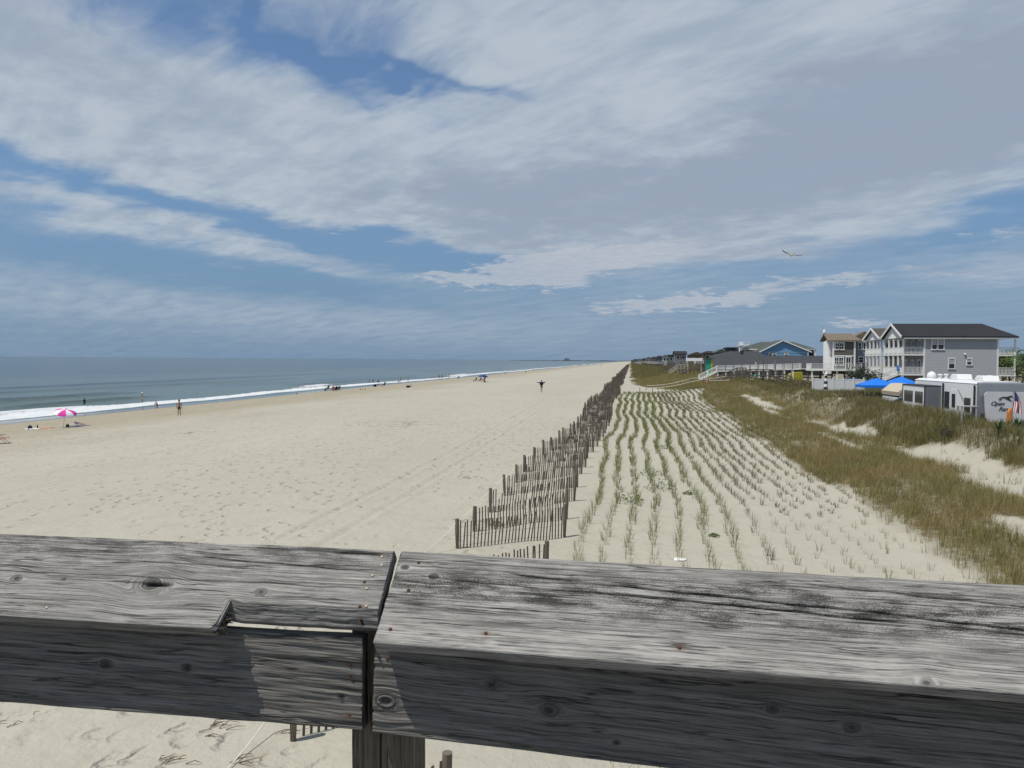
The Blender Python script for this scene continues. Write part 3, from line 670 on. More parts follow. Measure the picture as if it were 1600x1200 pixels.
# ------------------------------------------------------------------ grass
def grass_material(name, a, b_, c_, tr=0.25):
    m = bpy.data.materials.new(name); m.use_nodes = True; t = NT(m.node_tree); b = t.n['Principled BSDF']
    f = t.attr('tint').outputs['Fac']; P = t.coord('Object'); n = t.noise(P, 0.35, 4)
    oi = t.n.new('ShaderNodeObjectInfo').outputs['Random']
    c = t.mix(f, a, b_); c = t.mix(t.ss(t.m('ADD', n, t.m('MULTIPLY', t.m('SUBTRACT', f, 0.5), 0.5)), 0.38, 0.66), c, c_)
    t.put(b.inputs['Base Color'], c); b.inputs['Roughness'].default_value = 0.65; b.inputs['Specular IOR Level'].default_value = 0.2
    tl = t.n.new('ShaderNodeBsdfTranslucent'); t.put(tl.inputs['Color'], c)
    mx = t.n.new('ShaderNodeMixShader'); mx.inputs[0].default_value = tr
    t.l.new(b.outputs[0], mx.inputs[1]); t.l.new(tl.outputs[0], mx.inputs[2])
    t.l.new(mx.outputs[0], t.n['Material Output'].inputs[0]); return m
def blades(P, nb, H, Wd, spread, lean=(0.15, 0.6), seed=0, one=False, wind=(0.15, 0.0)):
    """P: n x 3 tuft positions; nb blades each. Every blade bends over; returns verts, quads, tris, tint"""
    r = np.random.default_rng(seed); n = len(P)*nb
    B = np.repeat(P, nb, 0); hh = np.repeat(np.broadcast_to(H, (len(P),)), nb)*r.uniform(0.55, 1.1, n); wd = np.repeat(np.broadcast_to(Wd, (len(P),)), nb)*r.uniform(0.7, 1.3, n)
    az = r.uniform(0, 2*np.pi, n); ln = r.uniform(lean[0], lean[1], n)
    out = np.stack([np.cos(az)*ln+wind[0], np.sin(az)*ln+wind[1], np.zeros(n)], 1); fa = r.uniform(0, np.pi, n)
    side = np.stack([np.cos(fa), np.sin(fa), np.zeros(n)], 1)
    B = B + np.stack([np.cos(az), np.sin(az), np.zeros(n)], 1)*(np.sqrt(r.uniform(0, 1, n))*np.repeat(np.broadcast_to(spread, (len(P),)), nb))[:, None]
    B[:, 2] -= 0.03
    up_ = np.array([0, 0, 1.0]); h1 = hh[:, None]; w1 = wd[:, None]/2
    mid = B + up_*h1*0.55 + out*h1*0.22; tip = B + up_*h1*np.clip(1-ln*0.35, .4, 1)[:, None] + out*h1*0.8
    tint = np.repeat(r.uniform(0, 1, len(P)), nb)*0.5 + r.uniform(0, 0.5, n)
    if one:
        V = np.stack([B-side*w1, B+side*w1, tip], 1).reshape(-1, 3); i = np.arange(n)*3
        return V, None, np.stack([i, i+1, i+2], 1), np.repeat(tint, 3)
    V = np.stack([B-side*w1, B+side*w1, mid+side*w1*0.8, mid-side*w1*0.8, tip], 1).reshape(-1, 3); i = np.arange(n)*5
    return V, np.stack([i, i+1, i+2, i+3], 1), np.stack([i+3, i+2, i+4], 1), np.repeat(tint, 5)
def stuff(name, label, cat, mat, *a, **k):
    V, q, tr, ti = blades(*a, **k)
    return tag(link(name, npmesh(name, V, q, tr, mat, False, {'tint': ti})), label, cat, None, 'stuff')
G_ROW = grass_material('planted_grass', (0.168, 0.174, 0.072), (0.275, 0.261, 0.116), (0.189, 0.210, 0.072))
G_DRY = grass_material('young_dry_grass', (0.152, 0.145, 0.083), (0.239, 0.212, 0.113), (0.133, 0.136, 0.067))
G_BAND = grass_material('dune_grass', (0.241, 0.190, 0.078), (0.381, 0.293, 0.127), (0.213, 0.200, 0.071))
G_SCRUB = grass_material('dune_scrub', (0.187, 0.158, 0.071), (0.284, 0.224, 0.110), (0.148, 0.153, 0.057))
def P3(x, y): return np.stack([x, y, ground_z(x, y)], 1)
# planted rows
rows = []
for r_ in range(17):
    xr = -1.25 + (r_*0.72 if r_ < 8 else 5.04+(r_-7)*0.58)

    y = 15.0 + (r_ % 3)*0.6
    while y < 128:
        sp = 0.44 if y < 70 else 0.6
        y += sp*random.uniform(0.75, 1.3)
        if r_ > 7 and y < 31 + (r_-7)*1.3 and random.random() < 0.35: continue
        if r_ > 13 and y < 26 and random.random() < 0.5: continue
        if random.random() < 0.07: continue
        if r_ < 3 and 108 < y and random.random() < .4: continue
        wv = 0.15*math.sin(y*0.21+0.2*r_+0.5) + 0.08*math.sin(y*0.47+r_*0.15) + 0.12*math.sin(y*.11+r_*.5)
        x = xr + wv + random.gauss(0, 0.05) + 0.004*(y-40)*(r_/14)
        lush = 1.0 if r_ < 7 else (0.82 if r_ < 11 else 0.66)
        hgt = (0.34 + 0.20*(.5+.5*math.sin(x*1.9+y*.9)*math.sin(y*.37+r_)))*lush*random.uniform(.75, 1.2)
        if r_ == 5 and 25 < y < 90: hgt *= 1.2
        rows.append((x, y, hgt, r_))
rows = np.array(rows)
ordr = np.argsort(rows[:, 1]); rows = rows[ordr]
near_n = 0; tuft_meshes = []
for k in range(9):
    V, q, tr, ti = blades(np.zeros((1, 3)), [13, 17, 10, 20, 12, 14, 8, 7, 10][k], 1.0, 0.018, 0.20, (0.12, 1.0), 100+k, wind=(0.12, 0.05))
    tuft_meshes.append(npmesh('dune_grass_tuft', V, q, tr, G_ROW if k < 5 else G_DRY, False, {'tint': ti}))
vis = rows[(rows[:, 1] > 16.3)][:290]
for x, y, h, r_ in vis:
    me_ = tuft_meshes[random.randrange(5) if (r_ < 7 or random.random() < .25) else 5+random.randrange(4)]
    o = link('dune_grass_tuft', me_); o.location = (x, y, gz(x, y)); o.scale = (h*random.uniform(.85, 1.1), h*random.uniform(.85, 1.1), h*1.05); o.rotation_euler = (0, 0, random.uniform(0, 6.28))
    tag(o, 'single tuft of young dune grass planted in the near end of the rows', 'grass tuft', 'near tufts of the planted rows')
rest = rows[(rows[:, 1] > 16.3)][290:]
for nm, sel, mt in (('planted_grass_rows', rest[:, 3] < 7, G_ROW), ('sparse_planted_grass_rows', rest[:, 3] >= 7, G_DRY)):
    q = rest[sel]; far_ = np.clip((q[:, 1]-30)/90, 0, 1)
    stuff(nm, 'wavy rows of green dune grass planted beside the sand fence' if mt is G_ROW else 'thin darker rows of dune grass beside the brown grass strip', 'grass', mt, P3(q[:, 0], q[:, 1]), 15 if mt is G_ROW else 13, q[:, 2], 0.012+0.02*far_, 0.08+0.1*far_, (0.12, 0.8), 5)
# tall wispy clump under the railing
xs, ys = rng.uniform(-.2, 2.6, 26), rng.uniform(8.6, 10.4, 26)
stuff('wispy_grass', 'thin wispy grass on the sand just under the right railing board', 'grass', G_ROW, P3(xs, ys), 9, rng.uniform(.5, .85, 26), 0.007, 0.14, (0.3, 1.0), 8)
# leafy green plants
LEAF = principled('broad_green_leaf', (0.10, 0.15, 0.04), 0.5, 0.3, var=0.3, scale=9.0)
def leafy(loc, r_, n, label, name='leafy_plant', mat=LEAF, hgt=0.6, ls=0.07, cat='plant'):
    V = []; Fc = []
    for i in range(n):
        a = random.uniform(0, 6.28); d = r_*math.sqrt(random.random()); z = hgt*r_*(1-(d/r_)**2)*random.uniform(.3, 1)+.03
        p = Vector((d*math.cos(a), d*math.sin(a), z)); s_ = ls*random.uniform(.6, 1.3)
        t1 = Vector((random.gauss(0, 1), random.gauss(0, 1), random.gauss(0, .5))).normalized(); t2 = t1.cross(Vector((random.gauss(0, 1), random.gauss(0, 1), random.gauss(0, 1)))).normalized()
        b = len(V); V += [p-t1*s_, p-t2*s_*.45, p+t1*s_, p+t2*s_*.45]; Fc.append((b, b+1, b+2, b+3))
    me_ = bpy.data.meshes.new('foliage'); me_.from_pydata([tuple(v) for v in V], [], Fc); me_.materials.append(mat)
    e = empty(name, loc); link('foliage', me_, e)
    st = MB()
    for i in range(5):
        a = i*1.3; st.tube([(0, 0, -.04), (r_*.3*math.cos(a), r_*.3*math.sin(a), hgt*r_*.4), (r_*.6*math.cos(a), r_*.6*math.sin(a), hgt*r_*.55)], [.012, .008, .004], 5)
    st.build('stem', DRIFT, e); tag(e, label, cat); return e
for px_, py_, r_, lab in ((984, 784, .55, 'low leafy green weed among the planted rows, nearest the fence'), (1018, 741, .6, 'leafy green weed in the middle of the planted rows'), (1032, 762, .7, 'bushy green weed beside a gap between two planted rows'), (1012, 645, 1.0, 'far spreading green weed near the end of the planted rows'),
                     (1116, 836, .16, 'tiny dark green weed alone on the near sand'), (776, 817, .25, 'small green weed at the foot of the second visible fence panel'), (1075, 770, .2, 'little green weed on the bare sand between rows'), (1040, 700, .5, 'green weed growing halfway along the planted rows')):
    p = atz(px_, py_, 0.08); leafy((p[0], p[1], gz(p[0], p[1])), r_, int(190*r_+40), lab, ls=.045)
# thick dune grass strip
def scatter(n, x0, x1, y0, y1, seed, dens=None):
    r = np.random.default_rng(seed); x = r.uniform(x0, x1, n); y = r.uniform(y0, y1, n); k = veg_mask(x, y)
    if dens is not None: k = k*dens(x, y)
    keep = r.uniform(0, 1, n) < k; return x[keep], y[keep]
def veil(x0, x1, y0, y1, per, nb, h0, h1, wd, mat, name, label, seed, one=False, dens=None, spread=.12, lean=(.1, .65)):
    x, y = scatter(int((x1-x0)*(y1-y0)*per), x0, x1, y0, y1, seed, dens)
    hh = h0 + (h1-h0)*fbm(x*0.6, y*0.3, seed, 3)
    return stuff(name, label, 'grass', mat, P3(x, y), nb, hh, wd, spread, lean, seed+1, one=one)
veil(6.4, 16.5, 14, 44, 34, 10, .30, .75, 0.009, G_BAND, 'dune_grass_strip', 'thick olive brown dune grass strip right of the planted rows', 201)
veil(6.4, 16.5, 44, 140, 16, 6, .30, .8, 0.024, G_BAND, 'dune_grass_strip', 'farther part of the brown dune grass strip beyond the near hollow', 203, one=True)
veil(15.0, 21, 30, 62, 26, 8, .45, 1.15, 0.016, G_SCRUB, 'dune_ridge_grass', 'tall green brown grass on the dune ridge before the camper', 205, one=False)
veil(16.5, 34, 60, 140, 11, 6, .35, .95, 0.035, G_SCRUB, 'dune_back_grass', 'rough dune grass in front of the blue canopies and white fence', 207, one=True)
veil(-1, 26, 126, 240, 7, 5, .35, .8, 0.05, G_BAND, 'dune_far_grass', 'dune grass around the beach stairways', 209, one=True)
veil(-2, 40, 230, 560, 1.6, 5, .5, 1.3, 0.16, G_SCRUB, 'dune_distant_grass', 'distant grassy dunes below the far houses', 211, one=True, spread=.5)
veil(-2, 60, 560, 1400, .22, 5, .8, 2.2, 0.5, G_SCRUB, 'dune_horizon_grass', 'last grassy dunes near the horizon', 213, one=True, spread=1.5)
xs, ys = rng.uniform(12.4, 16.2, 150), rng.uniform(26, 62, 150)
stuff('sparse_hollow_grass', 'thin scattered grass on the bare sand hollow', 'grass', G_DRY, P3(xs, ys), 7, rng.uniform(.2, .6, 150), 0.012, .10, (.1, .8), 305)
# stiff seed stalks standing above the grass
xs, ys = scatter(900, 7, 20, 16, 70, 301)
stuff('sea_oat_stalks', 'thin pale seed stalks standing above the dune grass', 'grass', grass_material('seed_stalk', (0.30, 0.23, 0.11), (0.40, 0.31, 0.17), (0.26, 0.2, 0.1)), P3(xs, ys), 2, np.full(len(xs), 1.05), 0.012, .05, (.05, .35), 303)
# shrubs and yuccas
def shrub(px_, y, rx, rz_, n, mat, lab, name='shrub', ls=.07):
    p = aty(px_, 600, y); x = float(p[0]); e = empty(name, (x, y, gz(x, y)-.05)); V = []; Fc = []
    lobes = [(random.gauss(0, .45), random.gauss(0, .45), random.uniform(.25, .7), random.uniform(.35, .6)) for _ in range(7)]
    for i in range(n):
        l = random.choice(lobes); d = Vector((random.gauss(0, 1), random.gauss(0, 1), random.gauss(0, 1))).normalized()*(l[3]*random.uniform(.55, 1.08))
        q = Vector(((l[0]+d.x)*rx, (l[1]+d.y)*rx, max(.02, (l[2]+d.z*.75))*rz_))
        t1 = Vector((random.gauss(0, 1), random.gauss(0, 1), random.gauss(.4, 1))).normalized(); t2 = t1.cross(Vector((random.gauss(0, 1), random.gauss(0, 1), random.gauss(0, 1)))).normalized()
        s_ = ls*random.uniform(.6, 1.5); b = len(V); V += [q-t1*s_, q-t2*s_*.4, q+t1*s_, q+t2*s_*.4]; Fc.append((b, b+1, b+2, b+3))
    me_ = bpy.data.meshes.new('foliage'); me_.from_pydata([tuple(v) for v in V], [], Fc); me_.materials.append(mat); link('foliage', me_, e)
    st = MB()
    for l in lobes: st.tube([(0, 0, -.1), (l[0]*rx*.5, l[1]*rx*.5, l[2]*rz_*.5), (l[0]*rx, l[1]*rx, l[2]*rz_)], [.05, .03, .015], 5)
    st.build('branches', DRIFT, e); tag(e, lab, 'shrub'); return e
SH_D = principled('dark_shrub_leaf', (0.035, 0.05, 0.022), 0.6, 0.25, var=0.4, scale=4.0)
SH_B = principled('brown_shrub_twig', (0.075, 0.062, 0.045), 0.8, 0.15, var=0.4, scale=4.0)
shrub(1310, 84, 2.3, .9, 900, SH_B, 'dull brown twiggy shrub on the dune left of the blue canopies')
shrub(1225, 112, 2.4, 2.1, 900, SH_D, 'dark green shrub at the foot of the brown stairway')
shrub(1252, 108, 2.4, 2.5, 800, SH_B, 'grey brown shrub beside the white vinyl fence')
shrub(1195, 124, 1.8, 1.2, 600, SH_D, 'low dark shrub just right of the people on the stairs')
shrub(1488, 43.5, .7, .55, 900, SH_B, 'dead brown brush at the edge of the sand hollow', ls=.035)
YUC = principled('yucca_leaf', (0.06, 0.095, 0.028), 0.5, 0.3, var=0.35, scale=5.0)
def yucca(px_, y, r_, lab, lift=0.0):
    p = aty(px_, 600, y); x = float(p[0]); e = empty('yucca', (x, y, gz(x, y)+lift)); mb = MB()
    for i in range(46):
        a = random.uniform(0, 6.28); el_ = random.uniform(.05, 1.35); L = r_*random.uniform(.75, 1.1); d = Vector((math.cos(a)*math.cos(el_), math.sin(a)*math.cos(el_), math.sin(el_)))
        s_ = Vector((-math.sin(a), math.cos(a), 0))*0.035*r_; b0 = Vector((0, 0, .3*r_))
        mb.add([b0-s_, b0+s_, b0+d*L*.6+s_*.8, b0+d*L*.6-s_*.8, b0+d*L+Vector((0, 0, -.08*L))], [(0, 1, 2, 3), (3, 2, 4)])
    mb.build('leaves', YUC, e); MB().tube([(0, 0, -.2-lift), (0, 0, .35*r_)], .05, 7).build('trunk', DRIFT, e); tag(e, lab, 'plant'); return e
yucca(1346, 76, 1.0, 'spiky dark green yucca below the nearer blue canopy', .25)
yucca(1578, 43.5, .75, 'spiky yucca in front of the camper nose beside the flag', .35)
yucca(1562, 39.5, .6, 'low yucca in the grass at the lower right', .3)
yucca(1592, 41.5, .7, 'yucca at the right edge of the picture below the camper', .3)
yucca(1385, 70, .9, 'bushy yucca left of the parked dark car', .25)

# ------------------------------------------------------------------ buildings
class Thing:
    """an Empty at a base point; parts are given in world coordinates and stored relative to it"""
    def __init__(s, name, base, label, cat, group=None):
        s.e = empty(name, base); s.o = Vector([float(q) for q in base]); tag(s.e, label, cat, group)
    def part(s, name, mb, mat, parent=None, **k):
        mb.v = [(a-s.o.x, b-s.o.y, c-s.o.z) for a, b, c in mb.v]
        return mb.build(name, mat, parent or s.e, **k)
    def window(s, x0, x1, z0, z1, y, sash=True, fr=0.13, name='window', blind=True, grid=0):
        """window in a wall that faces the camera side: frame proud of the wall, recessed panes"""
        m = MB(); m.box(x0-fr, x1+fr, y-.06, y+.02, z1, z1+fr*1.2); m.box(x0-fr*1.2, x1+fr*1.2, y-.09, y+.02, z0-fr, z0)
        m.box(x0-fr, x0, y-.06, y+.02, z0, z1); m.box(x1, x1+fr, y-.06, y+.02, z0, z1)
        if sash: m.box(x0, x1, y-.04, y+.02, (z0+z1)/2-.03, (z0+z1)/2+.03)
        for g in range(grid): xx = x0+(x1-x0)*(g+1)/(grid+1); m.box(xx-.025, xx+.025, y-.035, y+.02, z0, z1)
        f = s.part(name, m, WHITE)
        s.part('pane', MB().box(x0, x1, y-.012, y+.015, z0, z1), GLASS, f)
        if blind: s.part('blind', MB().box(x0+.03, x1-.03, y-.020, y-.014, (z0+z1)/2+.04, z1-.02), BLIND, f)
        return f
    def pxwin(s, px0, py0, px1, py1, y, **k):
        a = aty(px0, py1, y); b = aty(px1, py0, y); return s.window(a[0]+.13, b[0]-.13, a[2]+.13, b[2]-.15, y, **k)
def railing(m, p, q, h=1.0, bal=0.13, post=1.8, bw=0.04, solid=False):
    """posts, top and bottom rail and balusters between two floor points"""
    p = Vector(p); q = Vector(q); d = q-p; L = d.length; n = max(1, round(L/post)); U = Vector((0, 0, 1))
    for i in range(n+1): a = p+d*i/n; m.beam(a, a+U*(h+.08), .11)
    m.beam(p+U*h, q+U*h, .10, .06); m.beam(p+U*.12, q+U*.12, .05, .06)
    if solid: m.beam(p+U*(h*.5+.05), q+U*(h*.5+.05), .03, h-.25)
    else:
        k = int(L/bal)
        for i in range(1, k): a = p+d*i/k; m.beam(a+U*.12, a+U*h, bw)
def steps(t, a, b, w, mat, n, axis='x', rail=True, rm=None):
    """straight flight from low point a to high point b (run along x or y), width w across"""
    a = Vector(a); b = Vector(b); sd_ = Vector((0, 1, 0)) if axis == 'x' else Vector((1, 0, 0))
    for sgn in (-1, 1):
        m = MB(); m.beam(a+sd_*sgn*w/2, b+sd_*sgn*w/2, .06, .30); t.part('stringer', m, mat)
    for i in range(n):
        p = a+(b-a)*(i+.5)/n; d = (b-a)/n; m = MB()
        if axis == 'x': m.box(p.x-abs(d.x)*.55, p.x+abs(d.x)*.55, p.y-w/2, p.y+w/2, p.z+.02, p.z+.06)
        else: m.box(p.x-w/2, p.x+w/2, p.y-abs(d.y)*.55, p.y+abs(d.y)*.55, p.z+.02, p.z+.06)
        t.part('tread', m, mat)
    if rail:
        for sgn in (-1, 1):
            m = MB(); railing(m, a+sd_*sgn*w/2, b+sd_*sgn*w/2, .98, .16, 1.6) if rail == 'white' else None
            if rail != 'white':
                p, q = a+sd_*sgn*w/2, b+sd_*sgn*w/2; U = Vector((0, 0, 1))
                m.beam(p+U*.98, q+U*.98, .09, .12); m.beam(p+U*.5, q+U*.5, .05, .09)
                for i in range(4): c = p+(q-p)*i/3; m.beam(c-U*.5, c+U*1.0, .10)
            t.part('handrail', m, rm or mat)
SID_G = siding_mat('grey_lap_siding', (0.33, 0.345, 0.365)); SID_O = siding_mat('olive_brown_siding', (0.10, 0.092, 0.076)); SID_B = siding_mat('blue_grey_siding', (0.25, 0.27, 0.30))
SID_T = siding_mat('tan_siding', (0.30, 0.28, 0.25)); SID_BL = siding_mat('sky_blue_siding', (0.13, 0.27, 0.43)); SID_W = siding_mat('white_siding', (0.70, 0.70, 0.68))
RF_D = shingle_mat('charcoal_shingles', (0.035, 0.036, 0.042)); RF_B = shingle_mat('brown_shingles', (0.095, 0.083, 0.07)); RF_T = shingle_mat('tan_shingles', (0.19, 0.155, 0.12)); RF_G = shingle_mat('grey_green_shingles', (0.085, 0.10, 0.09)); RF_S = shingle_mat('slate_grey_shingles', (0.062, 0.066, 0.072))
PORCH_CEIL = principled('porch_ceiling_paint', (0.45, 0.46, 0.47), 0.7)  # even mid grey for porch ceilings and soffits
def roof_gable_x(m, x0, x1, y0, y1, ze, zr, th=.16, hip=0.0):
    """roof with its ridge along x; hip > 0 slopes the far right end"""
    ym = (y0+y1)/2
    m.add([(x0, y0, ze), (x1, y0, ze), (x1-hip, ym, zr), (x0, ym, zr), (x0, y0, ze-th), (x1, y0, ze-th), (x1-hip, ym, zr-th), (x0, ym, zr-th)], [(0, 1, 2, 3), (7, 6, 5, 4), (0, 4, 5, 1), (0, 3, 7, 4), (1, 5, 6, 2)])
    m.add([(x0, y1, ze), (x1, y1, ze), (x1-hip, ym, zr), (x0, ym, zr), (x0, y1, ze-th), (x1, y1, ze-th), (x1-hip, ym, zr-th), (x0, ym, zr-th)], [(3, 2, 1, 0), (4, 5, 6, 7), (1, 5, 4, 0), (4, 7, 3, 0), (2, 6, 5, 1)])
    if hip: m.add([(x1, y0, ze), (x1, y1, ze), (x1-hip, ym, zr), (x1, y0, ze-th), (x1, y1, ze-th), (x1-hip, ym, zr-th)], [(0, 1, 2), (5, 4, 3), (0, 3, 4, 1)])
    return m
def beach_house(y0, y1, xf, xw, xb, zr, wall, roofm, label, zf=(3.5, 6.42), ze=9.0, rear=True):
    g0 = gz(xw, y0)-.2; t = Thing('beach_house', (xw, y0, g0), label, 'house')
    m = MB(); m.box(xw, xb, y0, y1, zf[0]-1.4, ze-.15); t.part('wall', m, wall)
    for x in np.arange(xw+.4, xb, 2.4):
        for y in (y0+.3, y1-.3): t.part('piling', MB().box(x-.14, x+.14, y-.14, y+.14, g0, zf[0]-1.4), OLDWOOD)
    rb = xb+2.5 if rear else xb+.5
    t.part('roof', roof_gable_x(MB(), xf-.35, rb, y0-.45, y1+.45, ze, zr, hip=3.0), roofm)
    m = MB(); m.box(xf, rb-.1, y0-.40, y0-.34, ze-.38, ze-.17); t.part('fascia', m, WHITE)
    m = MB(); m.box(xf+.2, rb-.3, y0-.33, y1+.3, ze-.30, ze-.22); t.part('soffit', m, PORCH_CEIL)
    ym = (y0+y1)/2
    t.part('gable_wall', MB().prism([(y0+.1, ze-.2), (y1-.1, ze-.2), (ym, zr-.25)], 'x', xf, xf+.12), SID_W)
    for a, b in ((y0-.5, ym), (y1+.5, ym)): t.part('rake_board', MB().beam((xf-.38, a, ze-.12), (xf-.38, b, zr-.10), .08, .32), WHITE)
    t.part('gable_vent', MB().lathe([(.28, 0), (.28, .05), (.1, .06)], 12, (0, 0, 0)), WHITE).matrix_local = Matrix.Translation(Vector((xf-.03, ym, zr-1.1))-t.o) @ Matrix.Rotation(-math.pi/2, 4, 'Y') @ Matrix.Translation(t.o)
    for i, z in enumerate(zf):
        t.part('porch_floor', MB().box(xf, xw-.01, y0, y1, z-.22, z), WHITE)
        top = zf[1]-.22 if i == 0 else ze-.3
        for y in np.linspace(y0+.12, y1-.12, 5): t.part('porch_post', MB().box(xf+.02, xf+.24, y-.11, y+.11, z, top), WHITE)
        m = MB(); railing(m, (xf+.13, y0+.1, z), (xf+.13, y1-.1, z), 1.0, .14, 2.2, solid=True); t.part('porch_railing', m, WHITE)
        m = MB(); railing(m, (xf+.2, y0+.1, z), (xw-.05, y0+.1, z), 1.0, .17, 3.0, bw=.06); t.part('porch_railing', m, WHITE)
        t.part('porch_ceiling', MB().box(xf+.1, xw-.02, y0+.1, y1-.1, top-.03, top+.0), PORCH_CEIL)
        for y in np.linspace(y0+1.6, y1-1.6, 3):                       # glazed doors at the back of the porch
            f = t.part('porch_door', MB().box(xw-.06, xw-.012, y-.6, y+.6, z, z+2.15), WHITE)
            t.part('pane', MB().box(xw-.075, xw-.055, y-.42, y+.42, z+.25, z+1.95), GLASS, f)
    for y in (y0+.2, y1-.2): t.part('porch_pier', MB().box(xf+.02, xf+.26, y-.12, y+.12, g0, zf[0]-.22), WHITE)
    t.part('corner_board', MB().box(xw-.02, xw+.22, y0-.03, y0-.004, zf[0]-1.4, ze-.2), WHITE); t.part('corner_board', MB().box(xb-.22, xb+.02, y0-.03, y0-.004, zf[0]-1.4, ze-.2), WHITE)
    if rear:
        for i, z in enumerate(zf):
            t.part('rear_deck', MB().box(xb+.02, xb+2.4, y0, y1-2, z-.22, z), WHITE)
            m = MB(); railing(m, (xb+.1, y0+.1, z), (xb+2.3, y0+.1, z), 1.0, .17, 2.2, bw=.06); t.part('rear_railing', m, WHITE)
        for y in (y0+.12, y1-2.2): t.part('rear_post', MB().box(xb+2.15, xb+2.33, y-.09, y+.09, g0, ze-.3), WHITE)
    return t
h1 = beach_house(122.7, 131.6, 39.3, 42.2, 52.3, 11.05, SID_G, RF_D, 'large grey sided beach house with dark roof and white double porches')
for a in ((1455, 529, 1465.5, 547), (1464.5, 529, 1476, 547), (1481, 559, 1493, 577), (1509.5, 559, 1519.5, 571)): h1.pxwin(*a, 122.7)
p = aty(1508, 553.5, 122.6); h1.part('wall_light', MB().lathe([(.05, -.12), (.14, -.08), (.16, 0), (.12, .1), (.04, .14)], 10, tuple(p)), WHITE, smooth=True)
steps(h1, (35.6, 125.2, 1.7), (39.3, 125.2, 3.4), 1.4, WHITE, 9, 'x', 'white')
for z0 in (1.75, ): h1.part('stair_landing', MB().box(34.6, 35.7, 124.4, 126.0, z0-.15, z0), WHITE)
tw = MB().box(39.10, 39.22, 124.0, 124.6, 3.9, 4.75); tag(tw.build('beach_towel', principled('blue_striped_towel', (0.05, 0.16, 0.5), .9)), 'blue towel hung on the porch railing of the large grey house', 'towel')
h2 = beach_house(133.0, 141.4, 39.3, 42.4, 51.5, 10.75, SID_B, RF_B, 'second beach house with brown roof and white double porches, behind the grey one', rear=False)
# house with the olive wall
def olive_house():
    y0, y1 = 150.0, 155.0; a = aty(1300, 532, y0); b = aty(1337, 532, y0); c = aty(1356, 532, y0+1.6); xl = a[0]; xr = b[0]; ze = a[2]; g0 = gz(xl, y0)-.2
    t = Thing('beach_house', (xl, y0, g0), 'olive brown beach house with tan roof and raised white deck', 'house')
    t.part('wall', MB().box(xl+.35, xr-.4, y0, y1, 3.0, ze), SID_O); t.part('sea_bay', MB().box(xl-.55, xl+.34, y0+.5, y1-1, 3.0, ze-.1), SID_W)
    t.part('side_wing', MB().box(xr+.3, c[0]+2, y0+1.6, y1, 1.6, ze-.1), SID_B)
    for x in (xl+.1, xr-.3): t.part('corner_board', MB().box(x, x+.3, y0-.06, y0-.004, 3.0, ze-.15), WHITE)
    t.part('band_board', MB().box(xl+.45, xr-.35, y0-.07, y0-.004, 6.2, 6.38), WHITE); t.part('eave_board', MB().box(xl-1.1, c[0]+2, y0-.25, y0-.1, ze-.2, ze+.02), WHITE)
    zr = aty(1310, 521, y0+2.5)[2]
    t.part('roof', roof_gable_x(MB(), xl-.9, xr+1, y0-.4, y1+.4, ze+.05, zr, hip=1.2), RF_T)
    t.part('wing_roof', MB().prism([(xr-1.2, ze), (c[0]+2.6, ze), (xr+1.9, zr+.35)], 'y', y0+1.2, y1), RF_T)
    for q in ((1304, 535, 1312, 547), (1311, 535, 1319.5, 547), (1303, 557.5, 1311, 571), (1310, 557.5, 1318.5, 571)): t.pxwin(*q, y0, grid=1, blind=False)
    for q in ((1340.5, 535, 1346.5, 546.5), (1348, 535, 1354.5, 546.5), (1341, 557, 1350, 567)): t.pxwin(*q, y0+1.6, blind=False)
    d0 = aty(1321, 573, y0); d1 = aty(1330, 557.5, y0); t.window(d0[0]+.1, d1[0]-.1, 3.95, d1[2]-.1, y0, name='door', grid=1, blind=False)
    zd = 3.84; x0, x1 = 31.5, xr
    t.part('deck', MB().box(x0, x1, y0-4, y0-.02, zd-.25, zd), WHITE)
    m = MB(); railing(m, (x0, y0-3.9, zd), (x1, y0-3.9, zd), 1.0, .16, 2.0, bw=.035); t.part('deck_railing', m, WHITE)
    m = MB(); railing(m, (x0+.1, y0-3.9, zd), (x0+.1, y0-.2, zd), 1.0, .16, 2.0, bw=.035); t.part('deck_railing', m, WHITE)
    for x in np.arange(x0+.3, x1, 2.1):
        for y in (y0-3.7, y0-.4): t.part('deck_post', MB().box(x-.13, x+.13, y-.13, y+.13, g0, zd-.25), WHITE if y < y0-2 else OLDWOOD)
    t.part('bird_finial', MB().lathe([(.03, 0), (.25, .25), (.2, .5), (.05, .9)], 8, (xl-.8, y0+2.5, zr-.1)), WHITE)
    return t
olive_house()
# white boardwalk to the beach
YB = 155.0
bwk = Thing('boardwalk', (16.2, YB, gz(16.2, YB)), 'long white railed boardwalk with stairs down to the dune', 'boardwalk')
zb0, zb1 = 3.25, 3.80
for i in range(10):
    xa = 16.2+i*1.53; xb_ = xa+1.52; za = zb0+(zb1-zb0)*i/10; zc = zb0+(zb1-zb0)*(i+1)/10
    bwk.part('deck_board', MB().beam((xa, YB, za-.05), (xb_, YB, zc-.05), 1.5, .1), WHITE)
    for y in (YB-.72, YB+.72):
        m = MB(); railing(m, (xa, y, za), (xb_, y, zc), 1.02, .15, 1.6, bw=.05); bwk.part('railing', m, WHITE)
    for y in (YB-.6, YB+.6): bwk.part('support', MB().box(xa+.05, xa+.23, y-.09, y+.09, gz(xa, y)-.5, za-.1), WHITE)
steps(bwk, (12.9, YB, 1.55), (16.2, YB, 3.2), 1.5, WHITE, 9, 'x', 'white')
